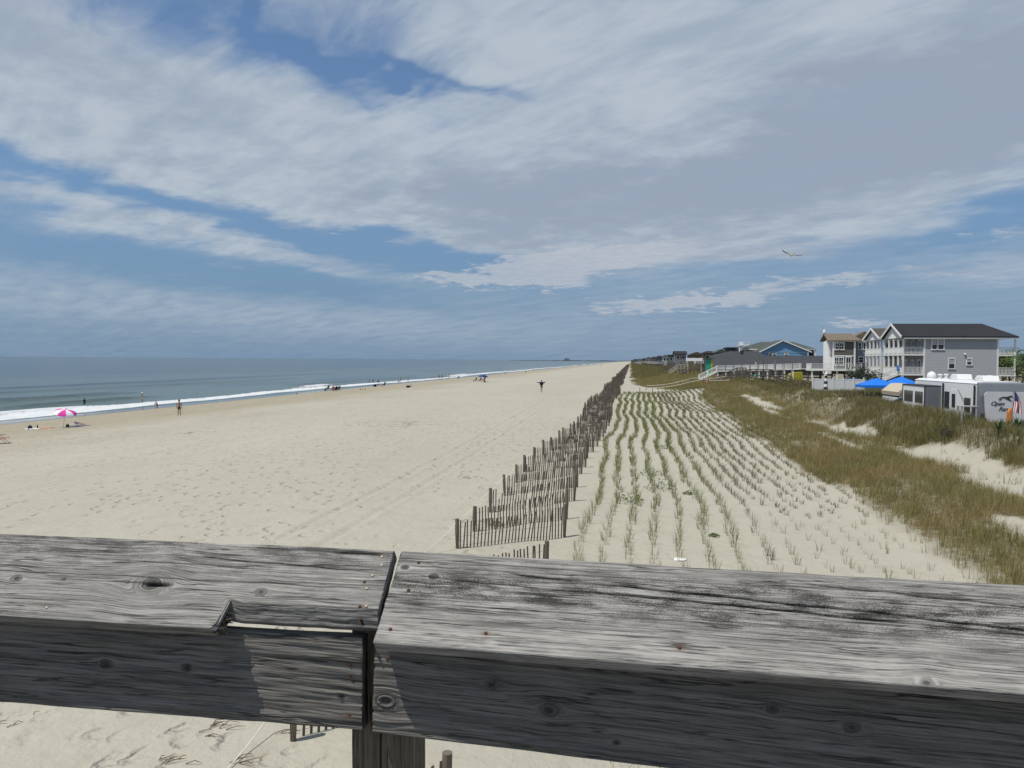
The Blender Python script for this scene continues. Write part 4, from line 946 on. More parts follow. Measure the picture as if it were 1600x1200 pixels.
for px_, z in ((1193, 2.2), (1211, 2.2)):
    a = aty(px_, 566, YB-2); tag(MB().tube([(a[0], YB-2, gz(a[0], YB-2)-.3), (a[0], YB-2, a[2]+.3)], .05, 8).build('lamp_post', DARKM if px_ < 1200 else CHROME), 'thin dark post sticking up behind the boardwalk rail' if px_ < 1200 else 'pale thin post right of the dark one at the boardwalk', 'post')
# brown stairways over the dune
def stairway(y, lowpx, toppx, endpx, zt, label, mat=OLDWOOD, down=None, w=1.3):
    xl = aty(lowpx, 590, y)[0]; xt = aty(toppx, 580, y)[0]; xe = aty(endpx, 580, y)[0]; g0 = gz(xl, y)
    t = Thing('beach_stairway', (xl, y, g0), label, 'stairway')
    steps(t, (xl, y, g0+.05), (xt, y, zt), w, mat, 8, 'x', 'plain')
    t.part('platform', MB().box(xt, xe, y-w/2, y+w/2, zt-.15, zt), mat)
    for s_ in (-1, 1):
        m = MB(); yy = y+s_*w/2
        m.beam((xt, yy, zt+.98), (xe, yy, zt+.98), .10, .13); m.beam((xt, yy, zt+.5), (xe, yy, zt+.5), .05, .09)
        for x in np.linspace(xt, xe, 4): m.beam((x, yy, gz(x, yy)-.4), (x, yy, zt+1.0), .12)
        t.part('handrail', m, mat)
    if down:
        xd = aty(down, 590, y)[0]; steps(t, (xd, y, gz(xd, y)+.05), (xe, y, zt), w, mat, 7, 'x', 'plain')
    return t
stairway(135, 1142, 1172, 1203, 2.9, 'brown wooden stairway over the dune with people at its foot', down=1237)
stairway(142, 1122, 1152, 1165, 3.05, 'second brown stairway just behind the first')
stairway(205, 1062, 1078, 1098, 2.9, 'dark wooden stairway left of the green panel')
stairway(225, 1045, 1058, 1075, 3.2, 'pale wooden stairway standing on the far dune', mat=principled('bleached_timber', (0.38, 0.36, 0.32), .85))
stairway(260, 1030, 1044, 1060, 3.2, 'small dark stairway below the farther houses')
# rope rails across the dune
for yy, a, b, lab in ((128, 1000, 1140, 'low rope and post rail on the dune, nearer of two'), (140, 1010, 1135, 'low rope and post rail on the dune, farther of two')):
    xa, xb_ = aty(a, 590, yy)[0], aty(b, 590, yy)[0]; t = Thing('rope_rail', (xa, yy, gz(xa, yy)), lab, 'rail')
    pts = []
    for x in np.linspace(xa, xb_, 8):
        g = gz(x, yy); t.part('post', MB().box(x-.05, x+.05, yy-.05, yy+.05, g-.4, g+.85), OLDWOOD); pts.append((x, yy-.06, g+.8))
    t.part('rope', MB().tube(pts, .03, 5), STRING)
# long low building with the slate roof
def long_roof():
    y0 = 185.0; a = aty(1112, 573, y0); b = aty(1300, 570, y0); xl, xr = a[0], b[0]; g0 = gz(xl, y0)
    t = Thing('long_building', (xl, y0, g0), 'long low building with plain dark grey roof behind the boardwalk', 'building')
    t.part('wall', MB().box(xl+.5, xr, y0+.4, y0+12, g0, 4.0), SID_O)
    zr = aty(1290, 556, y0+6)[2]
    m = MB(); m.prism([(y0-.3, 3.7), (y0+6.2, zr), (y0+12.7, 3.7), (y0+12.7, 3.5), (y0+6.2, zr-.2), (y0-.3, 3.5)], 'x', xl, xr); t.part('roof', m, RF_S)
    t.part('gutter', MB().box(xl, xr, y0-.42, y0-.31, 3.48, 3.66), WHITE)
    t2 = Thing('hipped_building', (xl+1, y0+18, g0), 'grey hip roofed building rising behind the long low roof', 'building')
    c0 = aty(1112, 556, y0+18); c1 = aty(1200, 556, y0+18); q0 = aty(1140, 549, y0+22); q1 = aty(1182, 549, y0+22)
    t2.part('wall', MB().box(c0[0]+.5, c1[0]-.5, y0+18.4, y0+26, g0, c0[2]), SID_G)
    ze = c0[2]; m = MB()
    m.add([(c0[0], y0+18, ze), (c1[0], y0+18, ze), (c1[0], y0+27, ze), (c0[0], y0+27, ze), (q0[0], y0+22.5, q0[2]), (q1[0], y0+22.5, q0[2])], [(0, 1, 5, 4), (1, 2, 5), (2, 3, 4, 5), (3, 0, 4), (3, 2, 1, 0)]); t2.part('roof', m, RF_S)
    v = aty(1159, 549, y0+20); t2.part('roof_vent', MB().lathe([(.35, -.9), (.35, .1), (.45, .15), (.3, .4)], 8, (v[0], y0+20, v[2])), DARKM)
long_roof()
k0 = aty(1103, 577, 176); k1 = aty(1113, 559, 176)
kk = Thing('green_kiosk', (k0[0], 176, gz(k0[0], 176)), 'tall green panelled kiosk with yellow edge at the end of the long roof', 'kiosk')
kk.part('panel', MB().box(k0[0], k1[0]-.3, 176, 176.6, gz(k0[0], 176), k1[2]-.3), principled('sea_green_paint', (0.02, 0.33, 0.22), .5))
kk.part('edge_panel', MB().box(k1[0]-.29, k1[0]+.1, 175.95, 176.6, gz(k0[0], 176), k1[2]-.3), principled('ochre_paint', (0.42, 0.34, 0.04), .5)); kk.part('cap', MB().box(k0[0]-.5, k1[0]+.3, 175.7, 176.9, k1[2]-.29, k1[2]-.02), RF_G)
s0_ = aty(1073, 564, 230); s1_ = aty(1097.5, 559.6, 230); sg = Thing('white_awning', (s0_[0], 230, gz(s0_[0], 230)), 'bright white flat awning roof among the far houses', 'awning')
sg.part('roof', MB().box(s0_[0], s1_[0], 229.4, 233, s0_[2], s1_[2]), principled('bright_white_sheet', (0.85, 0.85, 0.85), .4, var=.03))
for x in (s0_[0]+.3, (s0_[0]+s1_[0])/2, s1_[0]-.3): sg.part('post', MB().box(x-.1, x+.1, 230, 230.2, gz(x, 230), s0_[2]-.005), WHITE)
# blue house, gable towards us
def blue_house():
    y0 = 212.0; a = aty(1190, 549, y0); b = aty(1262, 549, y0); pk = aty(1223, 533.5, y0); g0 = gz(a[0], y0)
    t = Thing('blue_house', (a[0], y0, g0), 'sky blue house with broad white trimmed gable above the long roof', 'house')
    t.part('wall', MB().prism([(a[0], g0), (b[0], g0), (b[0], a[2]), (pk[0], pk[2]), (a[0], a[2])], 'y', y0, y0+12), SID_BL)
    dx0, dx1 = aty(1186, 550.3, y0), aty(1268, 550.3, y0)
    for q in (dx0, dx1): t.part('rake_board', MB().beam((q[0], y0-.25, q[2]), (pk[0], y0-.25, pk[2]+.25), .5, .26), WHITE)
    for q in (dx0, dx1): t.part('roof', MB().beam((q[0], y0+6.2, q[2]+.14), (pk[0], y0+6.2, pk[2]+.42), 12.2, .12), RF_G)
    t.part('band_board', MB().box(a[0], b[0], y0-.06, y0-.004, a[2]-.3, a[2]-.12), principled('pale_blue_trim', (0.25, 0.38, 0.5), .6))
    for q in ((1201, 549.5, 1207, 557), (1207, 549.5, 1213, 557), (1225.5, 550.5, 1232, 557.5)): t.pxwin(*q, y0)
    # larger house behind it with the green hip roof
    y1 = 236.0; u = Thing('hip_roof_house', (aty(1163, 550, y1)[0], y1, g0), 'dark blue house with wide grey green hip roof and white lookout', 'house')
    c0, c1, r0, r1 = aty(1158, 545, y1), aty(1276, 544, y1), aty(1189, 534, y1+6), aty(1240, 534, y1+6); ze = c0[2]
    u.part('wall', MB().box(c0[0]+.6, c1[0]-.6, y1+.6, y1+13, g0, ze), principled('navy_siding', (0.03, 0.04, 0.065), .6))
    u.part('roof', MB().add([(c0[0], y1, ze), (c1[0], y1, ze), (c1[0], y1+13.5, ze), (c0[0], y1+13.5, ze), (r0[0], y1+6.5, r0[2]), (r1[0], y1+6.5, r0[2])], [(0, 1, 5, 4), (1, 2, 5), (2, 3, 4, 5), (3, 0, 4), (3, 2, 1, 0)]), RF_G)
    u.part('fascia', MB().box(c0[0], c1[0], y1-.08, y1-.01, ze-.35, ze), WHITE)
    for q in ((1164, 545.5, 1176, 549.5), (1187, 545.5, 1194, 549)): u.pxwin(*q, y1+.6, sash=False, blind=False, fr=.2)
    e0 = aty(1262, 560, y1-1); e1 = aty(1274, 545, y1-1)
    for x in (e0[0], e1[0]): u.part('porch_post', MB().box(x-.15, x+.15, y1-1.2, y1-.9, g0, ze-.3), WHITE)
    for z in (e0[2]+.3, e0[2]+2.4): u.part('porch_floor', MB().box(e0[0]-.4, e1[0]+.4, y1-1.4, y1+.55, z, z+.2), SID_G)
    l0, l1 = aty(1154, 552, y1-2), aty(1170, 533.5, y1-2)
    u.part('lookout', MB().box(l0[0]+.2, l0[0]+1.2, y1-2, y1-.8, g0, l1[2]-.1), WHITE); zt = aty(1160, 538.5, y1-2)[2]
    u.part('lookout_deck', MB().box(l0[0], l1[0], y1-2.6, y1+.5, zt-.3, zt), WHITE)
    m = MB(); railing(m, (l0[0]+.1, y1-2.5, zt), (l1[0]-.1, y1-2.5, zt), l1[2]-zt-.08, .9, 1.5, bw=.12); u.part('lookout_railing', m, WHITE)
blue_house()
FARM = [principled('far_wall_grey', (0.20, 0.20, 0.21), .7), principled('far_wall_brown', (0.15, 0.115, 0.09), .7), principled('far_wall_pale', (0.45, 0.44, 0.42), .7), principled('far_wall_teal', (0.09, 0.14, 0.14), .7), principled('far_wall_navy', (0.05, 0.06, 0.08), .7)]
def far_house(px0, px1, pr, pe, y, wall, roofm, label, kind='hip', deep=10):
    a = aty(px0, pe, y); b = aty(px1, pe, y); r_ = aty((px0+px1)/2, pr, y+deep/2)[2]; g0 = gz(a[0], y); ze = a[2]; xl, xr = a[0], b[0]; w = xr-xl
    t = Thing('far_house', (xl, y, g0), label, 'house', 'houses along the far dunes')
    t.part('wall', MB().box(xl, xr, y, y+deep, g0+1.6, ze), wall)
    for x in np.linspace(xl+.3, xr-.3, 4): t.part('piling', MB().box(x-.15, x+.15, y+.1, y+.4, g0-.3, g0+1.6), OLDWOOD)
    o = .5
    if kind == 'hip': m = MB().add([(xl-o, y-o, ze), (xr+o, y-o, ze), (xr+o, y+deep+o, ze), (xl-o, y+deep+o, ze), (xl+w*.28, y+deep/2, r_), (xr-w*.28, y+deep/2, r_)], [(0, 1, 5, 4), (1, 2, 5), (2, 3, 4, 5), (3, 0, 4), (3, 2, 1, 0)])
    elif kind == 'gable': m = MB().prism([(xl-o, ze), (xr+o, ze), ((xl+xr)/2, r_)], 'y', y-o, y+deep+o)
    elif kind == 'flat': m = MB().box(xl-o, xr+o, y-o, y+deep+o, ze, ze+.5)
    else: m = roof_gable_x(MB(), xl-o, xr+o, y-o, y+deep+o, ze, r_)
    t.part('roof', m, roofm)
    nw = max(2, int(w/2.6))
    for lv in range(2):
        z0 = ze-1.9-lv*2.9
        if z0 < g0+1.7: continue
        for i in range(nw):
            xc = xl+w*(i+.5)/nw; f = t.part('window', MB().box(xc-.55, xc+.55, y-.06, y-.01, z0, z0+1.3), WHITE); t.part('pane', MB().box(xc-.43, xc+.43, y-.085, y-.062, z0+.12, z0+1.18), GLASS, f)
    zd = max(g0+2.2, ze-3.4); t.part('deck', MB().box(xl-2.6, xl-.02, y+.2, y+deep-.5, zd-.2, zd), OLDWOOD)
    m = MB(); railing(m, (xl-2.5, y+.3, zd), (xl-.1, y+.3, zd), 1, .25, 2.4, bw=.06); railing(m, (xl-2.5, y+.3, zd), (xl-2.5, y+deep-.6, zd), 1, .25, 2.4, bw=.06); t.part('deck_railing', m, wall if kind != 'hip' else WHITE)
    for yy in (y+.3, y+deep-.6): t.part('deck_post', MB().box(xl-2.55, xl-2.35, yy-.1, yy+.1, g0-.3, zd-.2), OLDWOOD)
for q in ((1055, 1072, 548.5, 553, 300, 0, RF_D, 'tall dark grey house, highest of the far row', 'ridge'), (1077, 1101, 550, 555, 285, 1, RF_B, 'brown gabled house left of the slate roof', 'gable'),
          (1100, 1120, 548.5, 552, 268, 1, RF_D, 'brown house with dark hip roof next to the slate roof', 'hip'), (1119, 1137, 545.5, 551, 255, 3, RF_G, 'teal house with pointed green roof above the slate roof', 'gable'),
          (1138, 1155, 542, 545, 262, 4, RF_D, 'dark navy house left of the white lookout', 'flat'), (1046, 1056, 553, 556, 340, 3, RF_D, 'narrow dark green house left of the tallest far house', 'flat'),
          (1036, 1046, 554.5, 557.5, 385, 2, RF_S, 'pale house with grey roof in the far row', 'hip'), (1026, 1037, 555.5, 558.5, 430, 4, RF_D, 'dark flat roofed house in the far row', 'hip'),
          (1017, 1027, 557, 559.5, 490, 0, RF_B, 'small grey house with brown roof in the far row', 'gable'), (1010, 1018, 558, 560.3, 560, 2, RF_D, 'small pale house with dark roof in the far row', 'hip'),
          (1003, 1010, 559.2, 561.2, 650, 1, RF_B, 'tiny brown house in the far row', 'gable'), (997, 1003, 560.2, 562, 760, 2, RF_S, 'tiny pale house beyond the brown one', 'hip'), (991, 997, 561, 562.6, 900, 0, RF_D, 'tiny grey house near the end of the coast', 'ridge'), (986, 991, 561.8, 563.1, 1080, 1, RF_B, 'last tiny house before the horizon', 'hip')):
    far_house(q[0], q[1], q[2], q[3], q[4], FARM[q[5]], q[6], q[7], q[8])
# white vinyl fence and small yard things
yv = 100.0; xa, xb_ = aty(1270, 590, yv)[0], aty(1350, 590, yv)[0]
vf = Thing('vinyl_fence', (xa, yv, gz(xa, yv)), 'white vinyl privacy fence below the olive house', 'fence')
n = 5
for i in range(n+1):
    x = xa+(xb_-xa)*i/n; zt = 3.12; vf.part('post', MB().box(x-.07, x+.07, yv-.07, yv+.07, gz(x, yv)-.4, zt+.12).prism([(x-.09, zt+.12), (x+.09, zt+.12), (x, zt+.22)], 'y', yv-.09, yv+.09), WHITE)
    if i < n:
        x1_ = x+(xb_-xa)/n
        for kz in range(10):
            w_ = (x1_-x-.16)/10; vf.part('picket', MB().box(x+.08+kz*w_, x+.08+(kz+1)*w_-.012, yv-.02, yv+.02, 1.45, 3.02), WHITE)
        for z in (1.5, 3.025): vf.part('rail', MB().box(x+.07, x1_-.07, yv-.035, yv+.035, z, z+.1), WHITE)
yl = 97.5; lp = aty(1290.5, 590, yl)
lh = Thing('lighthouse_ornament', (lp[0], yl, gz(lp[0], yl)), 'small black and white striped lighthouse ornament by the white fence', 'ornament')
zg_ = gz(lp[0], yl); zt_ = aty(1290, 579, yl)[2]; hh_ = zt_-zg_
for i in range(7):
    r0_, r1_ = .30-.022*i, .30-.022*(i+1); lh.part('band', MB().lathe([(r0_, 0), (r1_, hh_*.115)], 12, (lp[0], yl, zg_+hh_*.115*i)), WHITE if i % 2 else DARKM)
lh.part('lamp_room', MB().lathe([(.2, 0), (.2, .03), (.12, .05), (.12, .2), (.18, .21), (.1, .3), (.01, .36)], 12, (lp[0], yl, zg_+hh_*.805)), WHITE)
ty = Thing('tarp', (aty(1228, 584, 158)[0], 158, gz(25, 158)), 'yellow green tarp sheltering something under the boardwalk', 'tarp'); q0 = aty(1232, 585, 158); q1 = aty(1254, 582, 158)
ty.part('sheet', MB().prism([(q0[0], gz(q0[0], 158)), (q0[0]+.3, q1[2]-.3), (q0[0]+1.2, q1[2]), (q1[0], q1[2]+.1), (q1[0]+.1, gz(q1[0], 158))], 'y', 158, 160), principled('yellow_green_tarp', (0.33, 0.31, 0.03), .5), bevel=.05)

# ------------------------------------------------------------------ canopies, campers and cars
BLUE = principled('royal_blue_canvas', (0.012, 0.16, 0.62), 0.65, 0.3, var=.1, scale=2.0)
def canopy(pxa, pxb, pypk, pye, y, label):
    a = aty(pxa, pye, y); b = aty(pxb, pye, y); c = aty((pxa+pxb)/2, pypk, y+1.6); w = b[0]-a[0]; g0 = gz(a[0]+w/2, y); t = Thing('canopy_tent', (a[0], y, g0), label, 'canopy', 'blue canopy tents')
    x0, x1, y0, y1, ze, zp = a[0], b[0], y, y+w, a[2], c[2]; n = 8; V = []; Fc = []
    for i in range(n+1):
        for j in range(n+1):
            u, v = i/n*2-1, j/n*2-1; d = max(abs(u), abs(v)); V.append((x0+(x1-x0)*i/n, y0+(y1-y0)*j/n, zp-(zp-ze)*(d**1.15) - .05*math.sin(abs(u*v)*3)*(1-d)))
    for i in range(n):
        for j in range(n): Fc.append((i*(n+1)+j, (i+1)*(n+1)+j, (i+1)*(n+1)+j+1, i*(n+1)+j+1))
    t.part('roof', MB().add(V, Fc), BLUE, smooth=True)
    t.part('valance', MB().box(x0, x1, y0-.02, y0, ze-.26, ze).box(x0, x1, y1, y1+.02, ze-.26, ze).box(x0-.02, x0, y0, y1, ze-.26, ze).box(x1, x1+.02, y0, y1, ze-.26, ze), BLUE)
    for x in (x0+.05, x1-.05):
        for yy in (y0+.05, y1-.05): t.part('leg', MB().box(x-.03, x+.03, yy-.03, yy+.03, gz(x, yy)-.05, ze-.02), CHROME)
    t.part('truss', MB().beam((x0, y0+.05, ze-.35), (x1, y0+.05, ze-.05), .03).beam((x0, y0+.05, ze-.05), (x1, y0+.05, ze-.35), .03), CHROME)
canopy(1351, 1405, 590.5, 602, 84, 'blue canopy tent on the left, in front of the white fence')
canopy(1391, 1441, 588.5, 600, 92, 'blue canopy tent on the right, behind the pop-up camper')
CANV = principled('tan_canvas', (0.46, 0.41, 0.31), .85, .1); GREYM = principled('rv_grey_panel', (0.15, 0.16, 0.18), .35, .4, coat=.3); RVW = principled('rv_white_gelcoat', (0.72, 0.73, 0.73), .35, .4, var=.04); TYRE = principled('tyre_rubber', (0.02, 0.02, 0.02), .9)
def popup():
    y = 74.0; a = aty(1405, 617, y); b = aty(1447, 601, y); g0 = gz(a[0]+1, y); x0, x1 = a[0], b[0]; zt = b[2]; t = Thing('pop_up_camper', (x0, y, g0), 'tan canvas pop-up camper between the blue canopies and the camper', 'camper')
    t.part('box', MB().box(x0+.1, x1-.1, y+.5, y+5, g0+.5, g0+1.15), RVW, bevel=.03)
    xm = (x0+x1)/2
    t.part('tent', MB().prism([(x0+.05, zt-1.05), (x0, zt-.7), (xm-.3, zt-.02), (xm+.5, zt), (x1, zt-.45), (x1-.05, zt-1.05)], 'y', y, y+5), CANV)
    t.part('awning_edge', MB().beam((x0-.1, y-.12, zt-.72), (xm-.3, y-.12, zt-.04), .1, .14).beam((xm-.3, y-.12, zt-.04), (x1, y-.12, zt-.5), .1, .14), CANV)
    t.part('opening_shade_sheet', MB().prism([(x0+.55, zt-1.0), (x0+.55, zt-.72), (xm, zt-.3), (x1-.5, zt-.65), (x1-.5, zt-1.0)], 'y', y-.03, y-.008), DARKM)  # flat dark sheet on the canvas, its colour stands for the shaded inside
    for x in (x0+.3, x1-.3): t.part('wheel', MB().tube([(x-.1, y+2.5, g0+.3), (x+.1, y+2.5, g0+.3)], .3, 14), TYRE)
    t.part('support', MB().box(x0+.2, x0+.28, y+.1, y+.18, g0-.02, zt-1.05).box(x1-.28, x1-.2, y+.1, y+.18, g0-.02, zt-1.05), CHROME)
popup()
def car(px_, y, L, Wd, Hh, paint, label, rz):
    p = aty(px_, 610, y); x = p[0]; g0 = gz(x, y); e = empty('parked_car', (x, y, g0), rz); tag(e, label, 'car')
    body = [(-L/2, .35), (-L/2+.05, .75), (-L/2+.9, .92), (-L*.18, Hh*.97), (L*.22, Hh), (L*.42, Hh*.72), (L/2-.02, .95), (L/2, .4)]
    MB().prism(body, 'x', -Wd/2, Wd/2).build('body', paint, e, bevel=.06)
    for s_ in (-1, 1):
        MB().prism([(-L*.27, .98), (-L*.16, Hh*.91), (L*.19, Hh*.93), (L*.36, .98)], 'x', s_*(Wd/2+.004), s_*(Wd/2+.012)).build('side_window', GLASS, e)
        for yy in (-L*.32, L*.31):
            w = MB().tube([(s_*(Wd/2-.2), yy, .33), (s_*(Wd/2+.02), yy, .33)], .33, 18).build('wheel', TYRE, e); MB().tube([(s_*(Wd/2+.01), yy, .33), (s_*(Wd/2+.035), yy, .33)], .2, 14).build('rim', CHROME, w)
        MB().box(s_*Wd*.4-.15, s_*Wd*.4+.15, -L/2-.015, -L/2+.05, .62, .76).build('headlight', WHITE, e)
    MB().prism([(-L/2+.93, .98), (-L/2+.90, .99), (-L*.19, Hh*.94), (-L*.185, Hh*.9)], 'x', -Wd*.42, Wd*.42).build('windscreen', GLASS, e)
car(1436, 66, 4.4, 1.85, 1.75, principled('dark_car_paint', (0.03, 0.035, 0.04), .25, .5, coat=.6), 'dark parked car half hidden by grass beside the camper', R(72))
car(1334, 112, 4.4, 1.8, 1.5, principled('blue_car_paint', (0.02, 0.11, 0.32), .25, .5, coat=.6), 'blue car parked behind the white vinyl fence', R(80))
def camper():
    y0 = 46.6; a = aty(1533, 598, y0); x0 = a[0]; x1 = x0+2.45; zt = a[2]+.04; L = 10.2; g0 = gz(x0+1, y0+2); zb = g0+.55
    t = Thing('travel_trailer', (x0, y0, g0), 'large white and grey travel trailer with slide-outs behind the dune', 'camper')
    t.part('body', MB().box(x0, x1, y0+.5, y0+L, zb, zt-.12), RVW, bevel=.05)
    t.part('roof', MB().prism([(x0-.02, zt-.115), (x0+.3, zt), (x1-.3, zt), (x1+.02, zt-.115)], 'y', y0+.45, y0+L+.02), RVW)
    cap = [(y0+.49, zb), (y0+.15, zb+.1), (y0-.05, zb+.9), (y0+.0, zt-.75), (y0+.25, zt-.1), (y0+.49, zt-.02)]
    c = t.part('front_cap', MB().prism(cap, 'x', x0-.02, x1+.02), GREYM, bevel=.04)
    # pale panel on the nose, with its lettering
    zp0 = zb+.45; zp1 = zt-.52; yp = y0-.085
    n = 10; V = []; pts = []
    for (u, v) in ((.12, .0), (.88, .0), (.95, .15), (.99, .9), (.93, 1.0), (.07, 1.0), (.01, .9), (.05, .15)): pts.append((x0+.12+(x1-x0-.24)*u, zp0+(zp1-zp0)*v))
    t.part('nose_panel', MB().prism(pts, 'y', yp, yp+.05), principled('nose_panel_silver', (0.60, 0.61, 0.62), .4, .4), c)
    def lettering(txt, xo, z, size, sh):
        cu = bpy.data.curves.new('lettering', 'FONT'); cu.body = txt; cu.size = size; cu.shear = sh; cu.extrude = .004; cu.space_character = .92
        tmp = bpy.data.objects.new('tmp', cu); COL.objects.link(tmp); dg = bpy.context.evaluated_depsgraph_get(); dg.update()
        me_ = bpy.data.meshes.new_from_object(tmp.evaluated_get(dg)); bpy.data.objects.remove(tmp)
        me_.materials.clear(); me_.materials.append(DARKM); o = link('lettering', me_, c); o.location = Vector((xo, yp-.012, z))-t.o; o.rotation_euler = (R(90), 0, 0)
    lettering('Open', x0+.45, zp0+(zp1-zp0)*.55, .32, .45); lettering('Range', x0+.86, zp0+(zp1-zp0)*.37, .32, .45)
    m = MB(); xm = x0+1.25; zm = zp0+(zp1-zp0)*.76
    for sw in (((-.42, .0), (-.2, .12), (.05, .13), (.25, .2), (.38, .12), (.22, .1), (.05, .04), (-.15, .05)), ((-.05, .02), (.15, .06), (.3, -.12), (.2, -.1)), ((-.3, -.0), (-.22, -.02), (-.36, -.12))): m.prism([(xm+p[0], zm+p[1]) for p in sw], 'y', yp-.016, yp-.006)
    t.part('emblem', m, DARKM, c)
    # slide-outs on the sea side
    def slide(ya, yb, zlo, zhi, depth, label_mat, wins):
        s_ = t.part('slide_out', MB().box(x0-depth, x0-.005, ya, yb, zlo, zhi), label_mat, bevel=.03)
        t.part('trim', MB().box(x0-depth-.03, x0-depth+.06, ya-.03, ya+.05, zlo, zhi).box(x0-depth-.03, x0-depth+.06, yb-.05, yb+.03, zlo, zhi).box(x0-depth-.03, x0-.01, ya-.03, yb+.03, zhi+.004, zhi+.07), DARKM, s_)
        for (u0, u1, v0, v1) in wins: t.part('window', MB().box(x0-depth-.02, x0-depth-.005, ya+(yb-ya)*u0, ya+(yb-ya)*u1, zlo+(zhi-zlo)*v0, zlo+(zhi-zlo)*v1), GLASS, s_)
        t.part('end_window', MB().box(x0-depth+.18, x0-.18, ya-.02, ya-.005, zlo+(zhi-zlo)*.35, zlo+(zhi-zlo)*.72), GLASS, s_)
    slide(y0+5.6, y0+9.6, zb+.5, zt-.45, .95, RVW, ((.08, .42, .38, .8), (.52, .92, .38, .8)))
    t.part('slide_end', MB().box(x0-.92, x0-.02, y0+5.56, y0+5.594, zb+.5, zt-.47), GREYM)
    t.part('entry_door', MB().box(x0-.03, x0-.005, y0+3.2, y0+4.0, zb+.1, zt-.55), RVW)
    t.part('door_window', MB().box(x0-.045, x0-.031, y0+3.35, y0+3.85, zt-1.6, zt-.8), GLASS)
    t.part('window', MB().box(x0-.03, x0-.005, y0+1.3, y0+2.1, zt-1.75, zt-.95), GLASS); t.part('window', MB().box(x0-.03, x0-.005, y0+4.3, y0+5.0, zt-1.7, zt-.7), GLASS)
    t.part('awning_arm', MB().box(x0-.1, x0-.035, y0+.62, y0+.72, zb+.3, zt-.2).box(x0-.1, x0-.035, y0+5.1, y0+5.2, zb+.3, zt-.2), DARKM)
    t.part('swoosh', MB().prism([(y0+.8, zb+.6), (y0+3.0, zt-.5), (y0+3.12, zt-.5), (y0+1.2, zb+.5)], 'x', x0-.012, x0-.006), BLIND)
    for yy, hh in ((y0+1.6, .32), (y0+5.2, .34)):
        t.part('air_conditioner', MB().prism([(yy, zt), (yy+.15, zt+hh), (yy+1.0, zt+hh), (yy+1.35, zt+.05), (yy+1.35, zt)], 'x', x0+.8, x0+1.65), WHITE, bevel=.05)
    t.part('satellite_dome', MB().lathe([(.25, 0), (.3, .12), (.26, .3), (.14, .42), (.02, .46)], 14, (x0+.7, y0+9.2, zt)), WHITE, smooth=True)
    for xx, yy in ((x0+1.9, y0+3.5), (x0+.5, y0+7.2), (x0+1.2, y0+8.1)): t.part('roof_vent', MB().lathe([(.1, -.02), (.1, .25), (.16, .26), (.14, .32)], 10, (xx, yy, zt)), WHITE)
    for yy in (y0+6.0, y0+6.9):
        for xx in (x0+.1, x1-.1): t.part('wheel', MB().tube([(xx-.12, yy, g0+.36), (xx+.12, yy, g0+.36)], .36, 16), TYRE)
    for xx in (x0+.5, x1-.5): t.part('landing_leg', MB().box(xx-.06, xx+.06, y0+1.2, y0+1.32, g0-.02, zb), DARKM)
    return t
camper()
def flag():
    y = 44.6; p = aty(1582.5, 640, y); x = p[0]; zt = aty(1582, 601, y)[2]; g0 = gz(x, y); t = Thing('flag', (x, y, g0), 'American flag hanging from a thin pole before the trailer nose', 'flag')
    t.part('pole', MB().tube([(x, y, g0-.3), (x, y, zt)], .018, 8), CHROME)
    nu, nv = 13, 8; V = []; Fc = []; top = zt-.30; w = .42; h = 1.05
    for i in range(nv+1):
        for j in range(nu+1):
            u = j/nu; v = i/nv; V.append((x+.02+w*u*(.55+.35*v)+.05*math.sin(v*4), y-.03+.09*math.sin(u*9+v*2)*(.3+v), top-h*v-.28*u*(1-.3*v)))
    for i in range(nv):
        for j in range(nu): Fc.append((i*(nu+1)+j, i*(nu+1)+j+1, (i+1)*(nu+1)+j+1, (i+1)*(nu+1)+j))
    o = t.part('cloth', MB().add(V, Fc), principled('flag_red', (0.42, 0.03, 0.04), .8)); o.data.materials.append(principled('flag_white', (0.75, 0.75, 0.75), .8)); o.data.materials.append(principled('flag_blue', (0.03, 0.045, 0.14), .8))
    for k, f in enumerate(o.data.polygons): i, j = divmod(k, nu); f.material_index = 2 if (i < 4 and j < 7) else (j % 2)
flag()
sg = aty(1580, 635, 45.2); tag(MB().prism([(sg[0]-.12, gz(sg[0], 45.2)), (sg[0]+.12, gz(sg[0], 45.2)), (sg[0]+.10, sg[2]-.4), (sg[0]+.02, sg[2]-.1), (sg[0]-.09, sg[2]-.3)], 'y', 45.2, 45.5).build('orange_cover', principled('orange_cloth', (0.55, 0.20, 0.06), .8), bevel=.02), 'small orange cloth covered item below the flag', 'cover')
# picnic things beside the trailer steps
ch = aty(1512, 632, 44.8); t = Thing('camp_table', (ch[0], 44.8, gz(ch[0], 44.8)), 'small pale camp table beside the trailer door', 'table'); g0 = gz(ch[0], 44.8)
t.part('top', MB().box(ch[0]-.45, ch[0]+.4, 44.5, 45.1, ch[2]-.12, ch[2]-.07), BLIND)
for dx in (-.38, .33):
    for dy in (-.25, .25): t.part('leg', MB().box(ch[0]+dx-.03, ch[0]+dx+.03, 44.8+dy-.03, 44.8+dy+.03, g0-.02, ch[2]-.12), BLIND)
